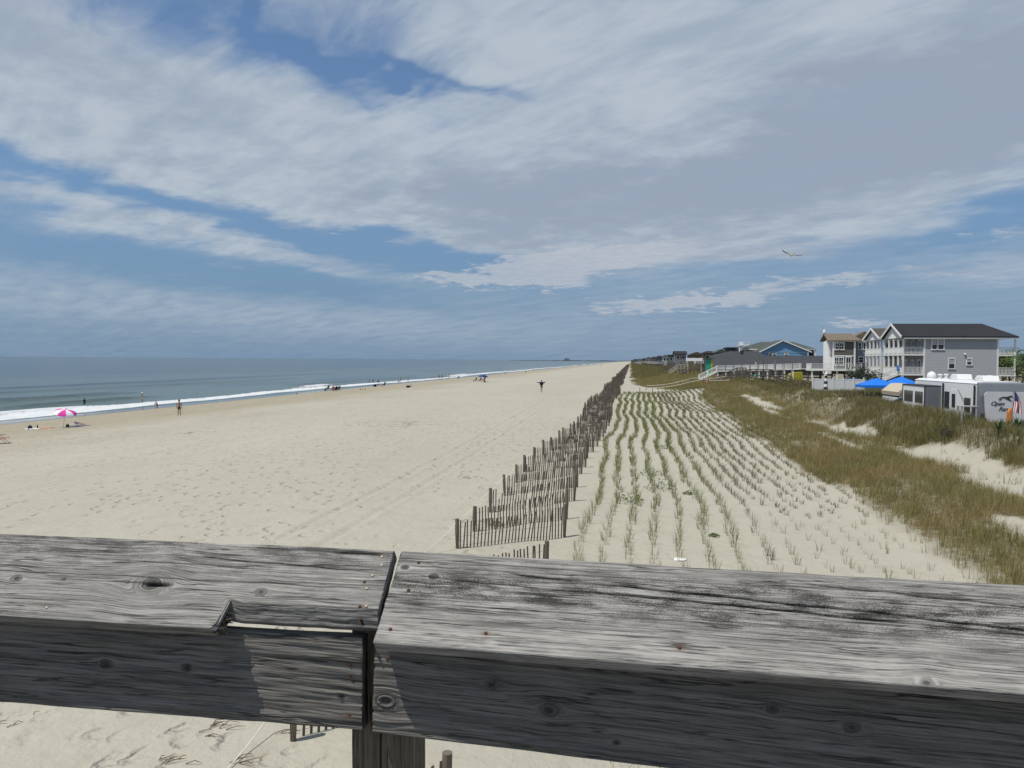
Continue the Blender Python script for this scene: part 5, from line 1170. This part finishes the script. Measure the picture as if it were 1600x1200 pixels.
# yard shrubs and the tree at the right edge
for a in ((1347, 119, 1.5, 3.4, 900, 'dark round shrub below the second porch'), (1362, 116, 1.4, 2.7, 800, 'dark shrub at the foot of the white house stairs'), (1330, 140, 1.3, 3.0, 500, 'dark shrub beside the olive house deck')):
    shrub(a[0], a[1], a[2], a[3], a[4], SH_D, a[5], ls=.13)
def palm(px_, y, h, label, n=26):
    p = aty(px_, 600, y); x = p[0]; g0 = gz(x, y); t = Thing('palm_tree', (x, y, g0), label, 'tree'); t.part('trunk', MB().tube([(x, y, g0-.3), (x+.1, y, g0+h*.5), (x, y, g0+h)], [.2, .16, .14], 9), DRIFT)
    m = MB()
    for i in range(n):
        a = random.uniform(0, 6.28); L = random.uniform(1.5, 2.3); ri = random.uniform(-.5, 1.1); pts = []
        for k in range(7): u = k/6; pts.append(Vector((x+math.cos(a)*L*u, y+math.sin(a)*L*u, g0+h+ri*L*u-1.3*u*u*L*.5)))
        for k in range(1, 7):
            for s_ in (-1, 1):
                sd_ = Vector((-math.sin(a), math.cos(a), -.35))*s_; q = pts[k]; w = .55*(1-abs(k/6-.45)); f = (pts[k]-pts[k-1])*.5
                m.add([pts[k-1]*.5+q*.5, q, q+sd_*w+f], [(0, 1, 2)])
    t.part('crown', m, YUC); return t
palm(1597, 117, 4.6, 'palm with drooping fronds at the right edge beside the grey house'); palm(1606, 112, 3.6, 'lower palm at the right edge in front of the taller one')

def leafy_tree(px_, y, h, r_, label):
    p = aty(px_, 590, y); x = p[0]; g0 = gz(x, y); t = Thing('coastal_tree', (x, y, g0), label, 'tree'); m = MB(); m.tube([(x, y, g0-.3), (x+.1, y, g0+h*.35), (x+.2, y+.1, g0+h*.6)], [.22, .16, .08], 8)
    V = []; Fc = []; lobes = [(random.gauss(0, .5)*r_, random.gauss(0, .5)*r_, h*random.uniform(.4, .85), r_*random.uniform(.35, .6)) for _ in range(11)]
    for l in lobes: m.tube([(x+.1, y, g0+h*.35), (x+l[0]*.7, y+l[1]*.7, g0+l[2]*.85), (x+l[0], y+l[1], g0+l[2])], [.1, .05, .02], 5)
    t.part('trunk', m, DRIFT)
    for i in range(1800):
        l = random.choice(lobes); d = Vector((random.gauss(0, 1), random.gauss(0, 1), random.gauss(0, .8))).normalized()*l[3]*random.uniform(.5, 1.1); q = Vector((x+l[0], y+l[1], g0+l[2]))+d
        t1 = Vector((random.gauss(0, 1), random.gauss(0, 1), random.gauss(0, 1))).normalized(); t2 = t1.cross(Vector((random.gauss(0, 1), random.gauss(0, 1), random.gauss(0, 1)))).normalized(); s_ = random.uniform(.12, .26); b = len(V); V += [q-t1*s_, q-t2*s_*.6, q+t1*s_, q+t2*s_*.6]; Fc.append((b, b+1, b+2, b+3))
    t.part('crown', MB().add(V, Fc), LEAF if h > 5 else SH_D)
leafy_tree(1566, 142, 4.6, 3.0, 'dark green tree seen through the rear porch of the grey house'); leafy_tree(1585, 146, 5.4, 3.4, 'taller green tree behind the rear porch of the grey house'); leafy_tree(1604, 130, 5.2, 3.0, 'leafy tree at the right edge behind the palms'); leafy_tree(1282, 190, 3.6, 2.6, 'dark tree between the long roof and the olive house')

# ------------------------------------------------------------------ people
def on_ground(px_, py_, water=False):
    z = -1.0
    for _ in range(12):
        p = atz(px_, py_, z); z = 0.5*z+0.5*(SEA_Z if water else max(gz(p[0], p[1]), SEA_Z))
    p = atz(px_, py_, z); return Vector((p[0], p[1], z))
def skinned(name, verts, edges, mat, parent, sub=1):
    me_ = bpy.data.meshes.new(name); me_.from_pydata([v[0] for v in verts], edges, [])
    o = link(name, me_, parent); me_.materials.append(mat)
    sk = o.modifiers.new('skin', 'SKIN'); sk.use_smooth_shade = True
    if not me_.skin_vertices: me_.attributes.update() if hasattr(me_.attributes, 'update') else None
    layer = me_.skin_vertices[0].data if me_.skin_vertices else None
    if layer is None:
        bpy.context.view_layer.objects.active = o; bpy.ops.mesh.customdata_skin_add(); layer = me_.skin_vertices[0].data
    for i, v in enumerate(verts): layer[i].radius = v[1] if isinstance(v[1], tuple) else (v[1], v[1]); layer[i].use_root = (i == 0)
    ss_ = o.modifiers.new('smooth', 'SUBSURF'); ss_.levels = sub; ss_.render_levels = sub
    return o
POSE = {
 'stand': dict(pel=(0, 0, .95), spi=(0, -.01, 1.16), che=(0, 0, 1.36), nek=(0, .0, 1.48), hd0=(0, .015, 1.57), hd=(0, .02, 1.66), sh=.175, shz=1.42, shy=0,
    el=((-.25, -.03, 1.14), (.25, -.03, 1.14)), wr=((-.27, .06, .90), (.27, .06, .90)), kn=((-.10, .02, .50), (.10, .02, .50)), an=((-.11, -.02, .09), (.11, -.02, .09)), to=((-.13, .13, .035), (.13, .13, .035))),
 'walk': dict(pel=(0, 0, .93), spi=(0, 0, 1.14), che=(0, .03, 1.34), nek=(0, .04, 1.46), hd0=(0, .06, 1.55), hd=(0, .07, 1.64), sh=.175, shz=1.40, shy=.03,
    el=((-.25, .12, 1.16), (.25, -.12, 1.14)), wr=((-.24, .28, .98), (.26, -.12, .88)), kn=((-.10, -.03, .50), (.10, .20, .54)), an=((-.10, -.32, .17), (.10, .26, .10)), to=((-.11, -.22, .05), (.12, .42, .06))),
 'sit': dict(pel=(0, 0, .36), spi=(0, -.10, .55), che=(0, -.19, .74), nek=(0, -.22, .86), hd0=(0, -.20, .95), hd=(0, -.18, 1.04), sh=.175, shz=.81, shy=-.19,
    el=((-.27, -.10, .52), (.27, -.10, .52)), wr=((-.25, .14, .48), (.25, .14, .48)), kn=((-.13, .42, .50), (.13, .42, .50)), an=((-.13, .70, .10), (.13, .70, .10)), to=((-.14, .86, .05), (.14, .86, .05))),
 'crouch': dict(pel=(0, -.16, .33), spi=(0, -.05, .52), che=(0, .12, .68), nek=(0, .22, .76), hd0=(0, .29, .81), hd=(0, .34, .88), sh=.16, shz=.70, shy=.16,
    el=((-.24, .36, .50), (.24, .36, .50)), wr=((-.16, .52, .28), (.16, .52, .28)), kn=((-.18, .26, .50), (.18, .26, .50)), an=((-.14, .0, .09), (.14, .0, .09)), to=((-.15, .16, .035), (.15, .16, .035))),
 'carry': dict(pel=(0, 0, .93), spi=(0, 0, 1.14), che=(0, .02, 1.34), nek=(0, .05, 1.46), hd0=(0, .08, 1.55), hd=(0, .09, 1.64), sh=.175, shz=1.40, shy=.02,
    el=((-.27, .06, 1.15), (.27, .06, 1.15)), wr=((-.30, .17, 1.36), (.30, .17, 1.36)), kn=((-.09, -.02, .50), (.09, .16, .53)), an=((-.07, -.28, .16), (.08, .18, .10)), to=((-.08, -.18, .05), (.09, .34, .05))),
}
SKINS = [principled('fair_skin', (0.46, 0.27, 0.19), .55, .3, var=.06), principled('tanned_skin', (0.32, 0.17, 0.11), .55, .3, var=.06), principled('brown_skin', (0.12, 0.065, 0.04), .55, .3, var=.06)]
HAIR = [principled('dark_hair', (0.018, 0.014, 0.012), .6), principled('brown_hair', (0.07, 0.042, 0.022), .6), principled('blond_hair', (0.30, 0.21, 0.10), .6)]
def cloth(name, c): return principled(name, c, .85, .1, var=.1)
NAVY = cloth('navy_cloth', (.015, .02, .045)); BLACK = cloth('black_cloth', (.012, .012, .014)); WHT = cloth('white_cloth', (.72, .72, .72)); TEAL = cloth('teal_cloth', (.02, .32, .33)); PINK = cloth('pink_cloth', (.55, .2, .25)); REDC = cloth('red_cloth', (.5, .03, .03)); GREYC = cloth('grey_cloth', (.16, .17, .19)); KHAKI = cloth('khaki_cloth', (.22, .19, .12)); MAG = cloth('magenta_cloth', (.62, .06, .33)); BLUEC = cloth('blue_cloth', (.03, .08, .26))
def person(loc, rz, pose, label, skin=0, hair=0, top=None, bottom=NAVY, hat=None, scale=1.0, lie=False, group=None, fingers=True, bulk=1.0):
    e = empty('person', loc, rz); e.scale = (scale,)*3; tag(e, label, 'person', group)
    root = e
    P_ = POSE[pose]; V = []; E_ = []
    def add(p, r_, to=None):
        V.append((tuple(p), r_)); i = len(V)-1
        if to is not None: E_.append((to, i))
        return i
    pel = add(P_['pel'], (.145, .105)); spi = add(P_['spi'], (.125, .095), pel); che = add(P_['che'], (.15, .10), spi); nek = add(P_['nek'], .058, che); h0 = add(P_['hd0'], (.062, .075), nek); hd = add(P_['hd'], (.078, .095), h0)
    hp = Vector(P_['hd']); add(hp+Vector((0, .055, .075)), (.05, .05), hd); add(hp+Vector((0, .105, -.015)), .014, hd)
    mid = lambda a, b, t=.5: Vector(a)*(1-t)+Vector(b)*t
    for i, s_ in ((0, -1), (1, 1)):
        sh = Vector((s_*P_['sh'], P_['shy'], P_['shz'])); a = add(sh, .058, che); m_ = add(mid(sh, P_['el'][i]), .047, a); b = add(P_['el'][i], .039, m_); m_ = add(mid(P_['el'][i], P_['wr'][i], .35), .038, b); c = add(P_['wr'][i], .026, m_)
        d = (Vector(P_['wr'][i])-Vector(P_['el'][i])).normalized(); pm_ = Vector(P_['wr'][i])+d*.07; pc = add(pm_, (.036, .02), c)
        sd_ = d.cross(Vector((1, 0, 0))).normalized()
        if fingers:
            for k, (off, ln) in enumerate(((-.027, .062), (-.009, .075), (.009, .07), (.027, .055))):
                f1 = add(pm_+d*ln*.6+sd_*off*1.2, .009, pc); add(pm_+d*ln+sd_*off*1.1+Vector((-s_*.012, 0, 0)), .008, f1)
            add(pm_-d*.02+sd_*-.045+Vector((-s_*.02, 0, 0)), .010, pc)
        hip = Vector(P_['pel'])+Vector((s_*.09, 0, -.06)); a = add(hip, .085, pel); m_ = add(mid(hip, P_['kn'][i]), .072, a); b = add(P_['kn'][i], .052, m_); m_ = add(mid(P_['kn'][i], P_['an'][i], .32), .053, b); c = add(P_['an'][i], .036, m_); add(P_['to'][i], (.042, .028), c)
    body = skinned('body', V, E_, SKINS[skin], root)
    hipv = [Vector(P_['pel'])+Vector((s_*.09, 0, -.06)) for s_ in (-1, 1)]
    if bottom is not None:
        v = [(P_['pel'], (.155, .115))]; ed = []; v.append((tuple(mid(P_['pel'], P_['spi'], .45)), (.14, .105))); ed.append((0, 1))
        for i in (0, 1): v.append((tuple(hipv[i]), .096)); ed.append((0, len(v)-1)); v.append((tuple(mid(hipv[i], P_['kn'][i], .42)), .088)); ed.append((len(v)-2, len(v)-1))
        skinned('shorts', v, ed, bottom, root)
    if top is not None:
        v = [(tuple(mid(P_['pel'], P_['spi'], .35)), (.15*bulk, .115*bulk)), (P_['spi'], (.14*bulk, .108*bulk)), (P_['che'], (.165*bulk, .113*bulk)), (tuple(mid(P_['che'], P_['nek'], .7)), .085)]; ed = [(0, 1), (1, 2), (2, 3)]
        for i, s_ in ((0, -1), (1, 1)):
            sh = Vector((s_*P_['sh'], P_['shy'], P_['shz'])); v.append((tuple(sh), .068)); ed.append((2, len(v)-1)); v.append((tuple(mid(sh, P_['el'][i], .6)), .06)); ed.append((len(v)-2, len(v)-1))
        skinned('shirt', v, ed, top, root)
    hm = MB(); hm.lathe([(.02, -.11), (.075, -.09), (.10, -.02), (.098, .05), (.07, .105), (.02, .125)], 12, (hp.x, hp.y-.022, hp.z+.035)); hm.build('hair', HAIR[hair], root, True)
    if hat is not None: MB().lathe([(.20, .055), (.205, .065), (.115, .075), (.112, .14), (.07, .175), (.01, .18)], 14, (hp.x, hp.y, hp.z+.02)).build('hat', hat, root, True)
    if lie:
        e.rotation_euler = (R(-88), 0, rz)
    return e
def P(px_, py_, water=False, dz=0.0): v = on_ground(px_, py_, water); v.z += dz; return v
person(P(280, 650), R(30), 'stand', 'person in black bikini standing on the dry sand, seen from behind', 1, 0, None, BLACK)
person(P(222, 629.5, True, -.08), R(-80), 'stand', 'person in white cap and pale shorts standing in the foam', 1, 1, None, WHT, hat=WHT)
person(P(245, 635, True, -.02), R(60), 'crouch', 'child crouching on the wet sand at the water edge', 0, 1, GREYC, NAVY, scale=.85)
person(P(132, 633, True, -.35), R(20), 'stand', 'dark haired child wading in the white foam', 2, 0, BLACK, BLACK, scale=.82)
lp_ = P(131, 665); person((lp_.x, lp_.y, lp_.z+.13), R(62), 'stand', 'person in blue lying on the sand right of the pink umbrella', 1, 0, BLUEC, GREYC, lie=True)
SMALLG = 'bathers by the water'
for a in ((577.5, 597, True, -.75, NAVY, 1, 'leftmost of three bathers standing waist deep'), (583, 597, True, -.7, BLACK, 1, 'middle one of three bathers standing waist deep'), (591, 597, True, -.9, BLACK, 2, 'rightmost of three bathers, deepest in the water'),
          (622.5, 597, True, -.3, BLUEC, 1, 'small child bent in the foam left of two bathers', 'crouch'), (625.5, 596.5, True, -.15, BLACK, 1, 'bather in dark suit walking through the foam', 'walk'), (637.5, 598.5, False, 0, GREYC, 1, 'bather standing on the wet sand right of the foam'),
          (686, 592.5, False, 0, NAVY, 0, 'left of two people standing close together by the water'), (690, 592.3, False, 0, PINK, 0, 'right of two people standing close together by the water'), (701.5, 592, False, 0, BLACK, 1, 'person in black standing alone right of the pair', 'walk'),
          (789.5, 584.5, False, 0, NAVY, 1, 'small dark figure crouching on the sand beyond the blue umbrella', 'crouch'), (808, 579.5, True, -.1, WHT, 0, 'pale clothed person standing in far white surf'), (938, 573.5, False, 0, BLACK, 1, 'tiny dark walker far up the beach', 'walk'), (781, 577, True, -.8, BLACK, 1, 'far swimmer off the blue umbrella')):
    person(P(a[0], a[1], a[2], a[3]), random.uniform(-2, 2), a[7] if len(a) > 7 else 'stand', a[6], a[5], random.randrange(2), a[4] if a[5] != 1 else None, a[4], fingers=False, group=SMALLG)
w = P(846, 613.2); person(w, R(-170), 'carry', 'person in dark clothes walking up the beach with a board on the shoulders', 1, 0, BLACK, NAVY, scale=1.08, bulk=1.5)
bd = empty('carried_board', (w.x, w.y, w.z+1.58), R(8)); tag(bd, 'long flat dark board with white end carried across the walker shoulders', 'board')
MB().prism([(-.8, .0), (-.65, -.06), (.5, -.09), (.62, 0), (.5, .07), (-.65, .05)], 'y', -.16, -.10).build('deck', NAVY, bd, bevel=.015); MB().prism([(.2, .08), (.62, .06), (.75, .2), (.55, .3), (.25, .26)], 'y', -.15, -.05).build('white_end', WHT, bd, bevel=.02)
p = P(1175, 598); 
for px_, yy, tp, bt, lab, ps in ((1175, 131.5, WHT, KHAKI, 'person in white top sitting at the foot of the brown stairway', 'crouch'), (1180, 131.5, TEAL, NAVY, 'person in teal top standing at the foot of the brown stairway', 'stand'), (1187.5, 131.8, BLACK, PINK, 'person in black top right of the teal one', 'crouch'), (1108, 129.5, PINK, BLACK, 'person in pink top by the rope rail on the dune', 'crouch')):
    q = aty(px_, 595, yy); person((q[0], yy, gz(q[0], yy)-.05), R(150), ps, lab, 0, 0, tp, bt, fingers=False)
q = aty(1181, 580, 155); zdk = 3.25+.55*(q[0]-16.2)/15.3; person((q[0], 155, zdk), R(90), 'walk', 'person in white on the white boardwalk above the brown stairs', 0, 1, WHT, PINK, fingers=False)
# ------------------------------------------------------------------ beach things
def beach_chair(loc, rz, fabric, label, frame=CHROME, sc=1.0):
    e = empty('beach_chair', loc, rz); e.scale = (sc,)*3; tag(e, label, 'chair')
    MB().add([(-.27, -.05, .24), (.27, -.05, .24), (.27, .45, .33), (-.27, .45, .33), (-.27, -.05, .225), (.27, -.05, .225), (.27, .45, .315), (-.27, .45, .315)], [(0, 1, 2, 3), (7, 6, 5, 4), (0, 4, 5, 1), (1, 5, 6, 2), (2, 6, 7, 3), (3, 7, 4, 0)]).build('seat', fabric, e)
    MB().add([(-.27, -.05, .24), (.27, -.05, .24), (.27, -.42, .92), (-.27, -.42, .92), (-.27, -.07, .23), (.27, -.07, .23), (.27, -.44, .91), (-.27, -.44, .91)], [(0, 1, 2, 3), (7, 6, 5, 4), (0, 4, 5, 1), (1, 5, 6, 2), (2, 6, 7, 3), (3, 7, 4, 0)]).build('backrest', fabric, e)
    for s_ in (-1, 1):
        MB().tube([(s_*.29, .46, -.01), (s_*.29, -.1, .46), (s_*.29, -.44, .95)], .013, 6).build('frame', frame, e); MB().tube([(s_*.29, -.36, -.01), (s_*.29, .1, .35), (s_*.29, .46, .34)], .013, 6).build('leg', frame, e); MB().beam((s_*.30, -.2, .5), (s_*.30, .28, .48), .05, .03).build('armrest', frame, e)
    return e
def umbrella(loc, rad, hgt, cols, label, tilt=(0, 0), n=8):
    e = empty('beach_umbrella', loc); e.rotation_euler = (tilt[0], tilt[1], 0); tag(e, label, 'umbrella')
    MB().tube([(0, 0, -.3), (0, 0, hgt)], .02, 8).build('pole', WHT, e)
    for k in range(n):
        a0, a1 = 2*math.pi*k/n, 2*math.pi*(k+1)/n; V = []; Fc = []
        for i in range(6):
            u = i/5; r_ = rad*math.sin(u*1.45)/math.sin(1.45); z = hgt-.02-.42*rad*(1-math.cos(u*1.45))
            for j in range(4):
                a = a0+(a1-a0)*j/3; dip = .05*rad*math.sin(j/3*math.pi)*u; V.append((r_*math.cos(a), r_*math.sin(a), z-dip))
        for i in range(5):
            for j in range(3): Fc.append((i*4+j, i*4+j+1, (i+1)*4+j+1, (i+1)*4+j))
        MB().add(V, Fc).build('panel', cols[k % len(cols)], e, True)
    MB().lathe([(.03, 0), (.02, .08), (.005, .1)], 8, (0, 0, hgt)).build('finial', WHT, e)
    for k in range(n): a = 2*math.pi*k/n; MB().tube([(0, 0, hgt-.3), (rad*.55*math.cos(a), rad*.55*math.sin(a), hgt-.16*rad)], .006, 5).build('rib', CHROME, e)
ub = P(99, 668); umbrella(ub, .98, 1.8, [MAG, WHT], 'pink and white beach umbrella tilted over a towel', (R(8), R(14)))
ub2 = P(755, 598); umbrella(ub2, 1.25, 2.0, [NAVY, BLUEC], 'blue beach umbrella with its chairs beside the far water')
def towel(px0, px1, py_, mat, label, w=.8):
    a = P(px0, py_); b = P(px1, py_); d = (b-a); L = d.length; n = 8; e = []
    V = []; Fc = []; nrm = Vector((-d.y, d.x, 0)).normalized()
    for i in range(n+1):
        for j in range(4):
            q = a+d*i/n+nrm*w*(j/3-.5); V.append((q.x-a.x, q.y-a.y, gz(q.x, q.y)-a.z+.025+.02*math.sin(i*2.1+j*1.7)))
    for i in range(n):
        for j in range(3): Fc.append((i*4+j, (i+1)*4+j, (i+1)*4+j+1, i*4+j+1))
    o = MB().add(V, Fc).build('beach_towel', mat, None, True); o.location = a; tag(o, label, 'towel'); sol = o.modifiers.new('thick', 'SOLIDIFY'); sol.thickness = .015
towel(42, 62, 670, WHT, 'white towel on the sand left of the orange one'); towel(63, 79, 669, cloth('orange_cloth', (.62, .12, .06)), 'orange red towel on the sand below the pink umbrella'); towel(111, 133, 665.5, BLUEC, 'blue towel under the person lying right of the umbrella', .9)
def bag(loc, s_, mat, label, name='beach_bag', hnd=True):
    e = empty(name, loc, random.uniform(0, 3)); tag(e, label, 'bag'); MB().prism([(-s_*.5, 0), (s_*.5, 0), (s_*.42, s_*.75), (-s_*.4, s_*.72)], 'y', -s_*.28, s_*.28).build('body', mat, e, bevel=.03)
    if hnd: MB().tube([(-s_*.25, 0, s_*.7), (-s_*.15, 0, s_*1.0), (s_*.15, 0, s_*1.0), (s_*.25, 0, s_*.7)], .02, 6).build('handle', mat, e)
bag(P(47, 670), .38, NAVY, 'dark bag standing on the white towel'); bag(P(105.5, 667), .3, BLACK, 'small dark bag left of the lying person')
tag(MB().lathe([(.05, 0), (.055, .02), (.055, .22), (.03, .28), (.03, .33)], 10).build('bottle', NAVY), 'dark bottle standing at the end of the white towel', 'bottle').location = P(58.5, 669)
beach_chair(P(-1, 693), R(-60), REDC, 'red folding chair cut off by the left edge', sc=1.25)
# chair groups near the water
for px_, py_, fb, tp, lab, plab, rz in ((512, 609, KHAKI, KHAKI, 'khaki beach chair at the left of the busy group', 'person in khaki seated at the left of the group', 1.2), (520.5, 611, PINK, PINK, 'pink beach chair in the middle of the group', 'person in pink seated in the middle of the group', .6), (524.5, 611, BLACK, REDC, 'black beach chair right of the pink one', 'person in red top seated right of the pink one', 1.0), (529, 610.5, GREYC, BLACK, 'grey beach chair at the right end of the group', 'person in black seated at the right end of the group', .9),
                                          (600, 603.5, BLACK, BLACK, 'large black beach chair alone near the surf', 'person in black seated alone near the surf', 1.5), (743, 596, BLACK, KHAKI, 'black beach chair left of the blue umbrella', 'person seated left in the umbrella group', 1.4), (750, 596, REDC, PINK, 'red beach chair under the blue umbrella', 'person in pink seated under the blue umbrella', 1.3)):
    q = P(px_, py_); beach_chair(q, rz, fb, lab, DARKM, 1.1); person((q.x, q.y, q.z-.02), rz, 'sit', plab, random.randrange(2), 0, tp, NAVY, fingers=False)
q = P(755.5, 596.5); beach_chair(q, 1.3, BLUEC, 'tall empty blue chair at the right of the umbrella group', DARKM, 1.5)
for px_, py_, s_, mt, lab in ((586, 604.2, .75, BLACK, 'black bag on the sand left of the lone black chair'), (757.5, 597, .5, BLACK, 'black bag at the right end of the umbrella group'), (508, 609.5, .5, KHAKI, 'khaki bag beside the busy group'), (463, 616, .3, REDC, 'small red bag alone on the wet sand'), (563, 609, .28, BLACK, 'leftmost of three little dark things on the sand'), (567, 609, .28, BLACK, 'middle one of three little dark things on the sand'), (571, 609, .28, BLACK, 'rightmost of three little dark things on the sand')): bag(P(px_, py_), s_, mt, lab)
for px_, py_, fb, lab, rz in ((590, 603, GREYC, 'low empty grey chair beside the black bag', 2), (716, 591.6, BLACK, 'dark reclined chair beyond the standing people', 1), (821, 582.5, KHAKI, 'khaki chair far along the shore', 1), (833, 578.8, BLACK, 'farthest dark chair by the surf', 1), (643.5, 605, WHT, 'pale low chair beside the navy cooler', 2)): beach_chair(P(px_, py_), rz, fb, lab, DARKM)
q = P(638, 605.5); e = empty('cooler', q, .5); tag(e, 'navy cooler box on the open sand', 'cooler'); MB().box(-.42, .42, -.25, .25, 0, .38).build('body', NAVY, e, bevel=.03); MB().box(-.44, .44, -.27, .27, .385, .45).build('lid', GREYC, e, bevel=.02); MB().tube([(-.45, 0, .3), (-.5, 0, .42), (-.5, 0, .2)], .015, 6).build('handle', GREYC, e)
# driftwood, stalks and litter on the near sand
def stalks(px_, py_, n, spread, label, L=(.10, .28), ang=.6):
    q = on_ground(px_, py_); e = empty('dry_stalks', q); tag(e, label, 'debris')
    for i in range(n):
        a = random.gauss(ang, .35); l = random.uniform(*L); x, y = random.gauss(0, spread), random.gauss(0, spread*.6); dx, dy = math.cos(a)*l, math.sin(a)*l
        z0 = gz(q.x+x, q.y+y)-q.z+.012; MB().tube([(x, y, z0), (x+dx*.5+random.gauss(0, .02), y+dy*.5, z0+random.uniform(.01, .06)), (x+dx, y+dy, z0+random.uniform(0, .05))], [.007, .006, .003], 5).build('stalk', DRIFT, e)
stalks(341, 1137, 9, .07, 'tangle of dry reed stalks below the left railing board'); stalks(315, 1152, 3, .10, 'few dry stalks just left of the tangle of reeds'); stalks(262, 1193, 7, .10, 'dry stalks at the lower left beneath the railing'); stalks(437, 1146, 3, .06, 'dark stick beside the near fence post', (.15, .25), .1); stalks(35, 1128, 5, .2, 'scattered dry bits at the far left under the railing', (.08, .2)); stalks(375, 1190, 4, .1, 'thin dry stalks beside the white string')
stalks(725, 747, 8, .35, 'dark seaweed bits on the sand left of the fence', (.1, .3), .0); stalks(735, 815, 10, .4, 'dry wrack line left of the second visible fence panel', (.1, .35), .1)
for px_, py_, n_, lab in ((620, 664, 22, 'dark line of dry wrack on the open beach'), (645, 660, 16, 'dark wrack patch right of the long wrack line'), (285, 677, 18, 'brown wrack streak below the standing bather'), (545, 630, 18, 'brown wrack streak below the chair group')): stalks(px_, py_, n_, 1.6, lab, (.25, .7), .0)
q = P(1062, 876); o = MB().add([(-.14, -.05, .01), (.1, -.07, .02), (.17, .03, .05), (.02, .08, .03), (-.13, .06, .06), (0, 0, .07)], [(0, 1, 5), (1, 2, 5), (2, 3, 5), (3, 4, 5), (4, 0, 5), (4, 3, 2, 1, 0)]).build('litter_scrap', WHT); o.location = q; tag(o, 'crumpled white scrap lying on the near sand between grass rows', 'litter')
# ------------------------------------------------------------------ gull
def gull():
    d = ray(1237, 398.5); d = d/np.linalg.norm(d); p = np.array([0, 0, EYE])+d*48; e = empty('gull', p, R(8.6)); tag(e, 'gull gliding with spread dark tipped wings in the blue gap', 'bird')
    e.rotation_euler = (R(-4), R(6), R(8)); GW = cloth('gull_white', (.6, .6, .6)); GG = cloth('gull_grey', (.22, .24, .27)); GB = cloth('gull_black', (.02, .02, .025))
    MB().tube([(.02, .28, 0), (0, .2, .01), (0, .05, -.01), (0, -.15, -.005), (0, -.3, .01)], [.012, .045, .065, .05, .015], 10).build('body', GW, e, True)
    MB().tube([(.02, .27, 0), (.03, .33, -.01)], [.014, .003], 6).build('beak', cloth('gull_beak', (.5, .3, .05)), e); MB().add([(0, -.22, .005), (-.07, -.4, .01), (.07, -.4, .01)], [(0, 1, 2)]).build('tail', GW, e)
    for s_ in (-1, 1):
        up_ = .30 if s_ < 0 else .06
        W = [(.04, .10, .02), (.25, .14, .02+up_*.25), (.45, .08, .02+up_*.45), (.60, -.02, .02+up_*.8), (.44, -.06, .012+up_*.45), (.24, -.05, .012+up_*.25), (.04, -.10, .01)]
        V = [(x*s_, y, z) for x, y, z in W]+[(x*s_, y, z-.014) for x, y, z in W]
        def sub(ix): b = [(V[i]) for i in ix]+[V[i+7] for i in ix]; n = len(ix); return MB().add(b, [tuple(range(n)), tuple(range(2*n-1, n-1, -1))]+[(i, (i+1) % n, (i+1) % n+n, i+n) for i in range(n)])
        w = sub([0, 1, 5, 6]).build('wing', GW, e); sub([1, 2, 4, 5]).build('wing_mid', GG, w); sub([2, 3, 4]).build('wing_tip', GB, w)
gull()
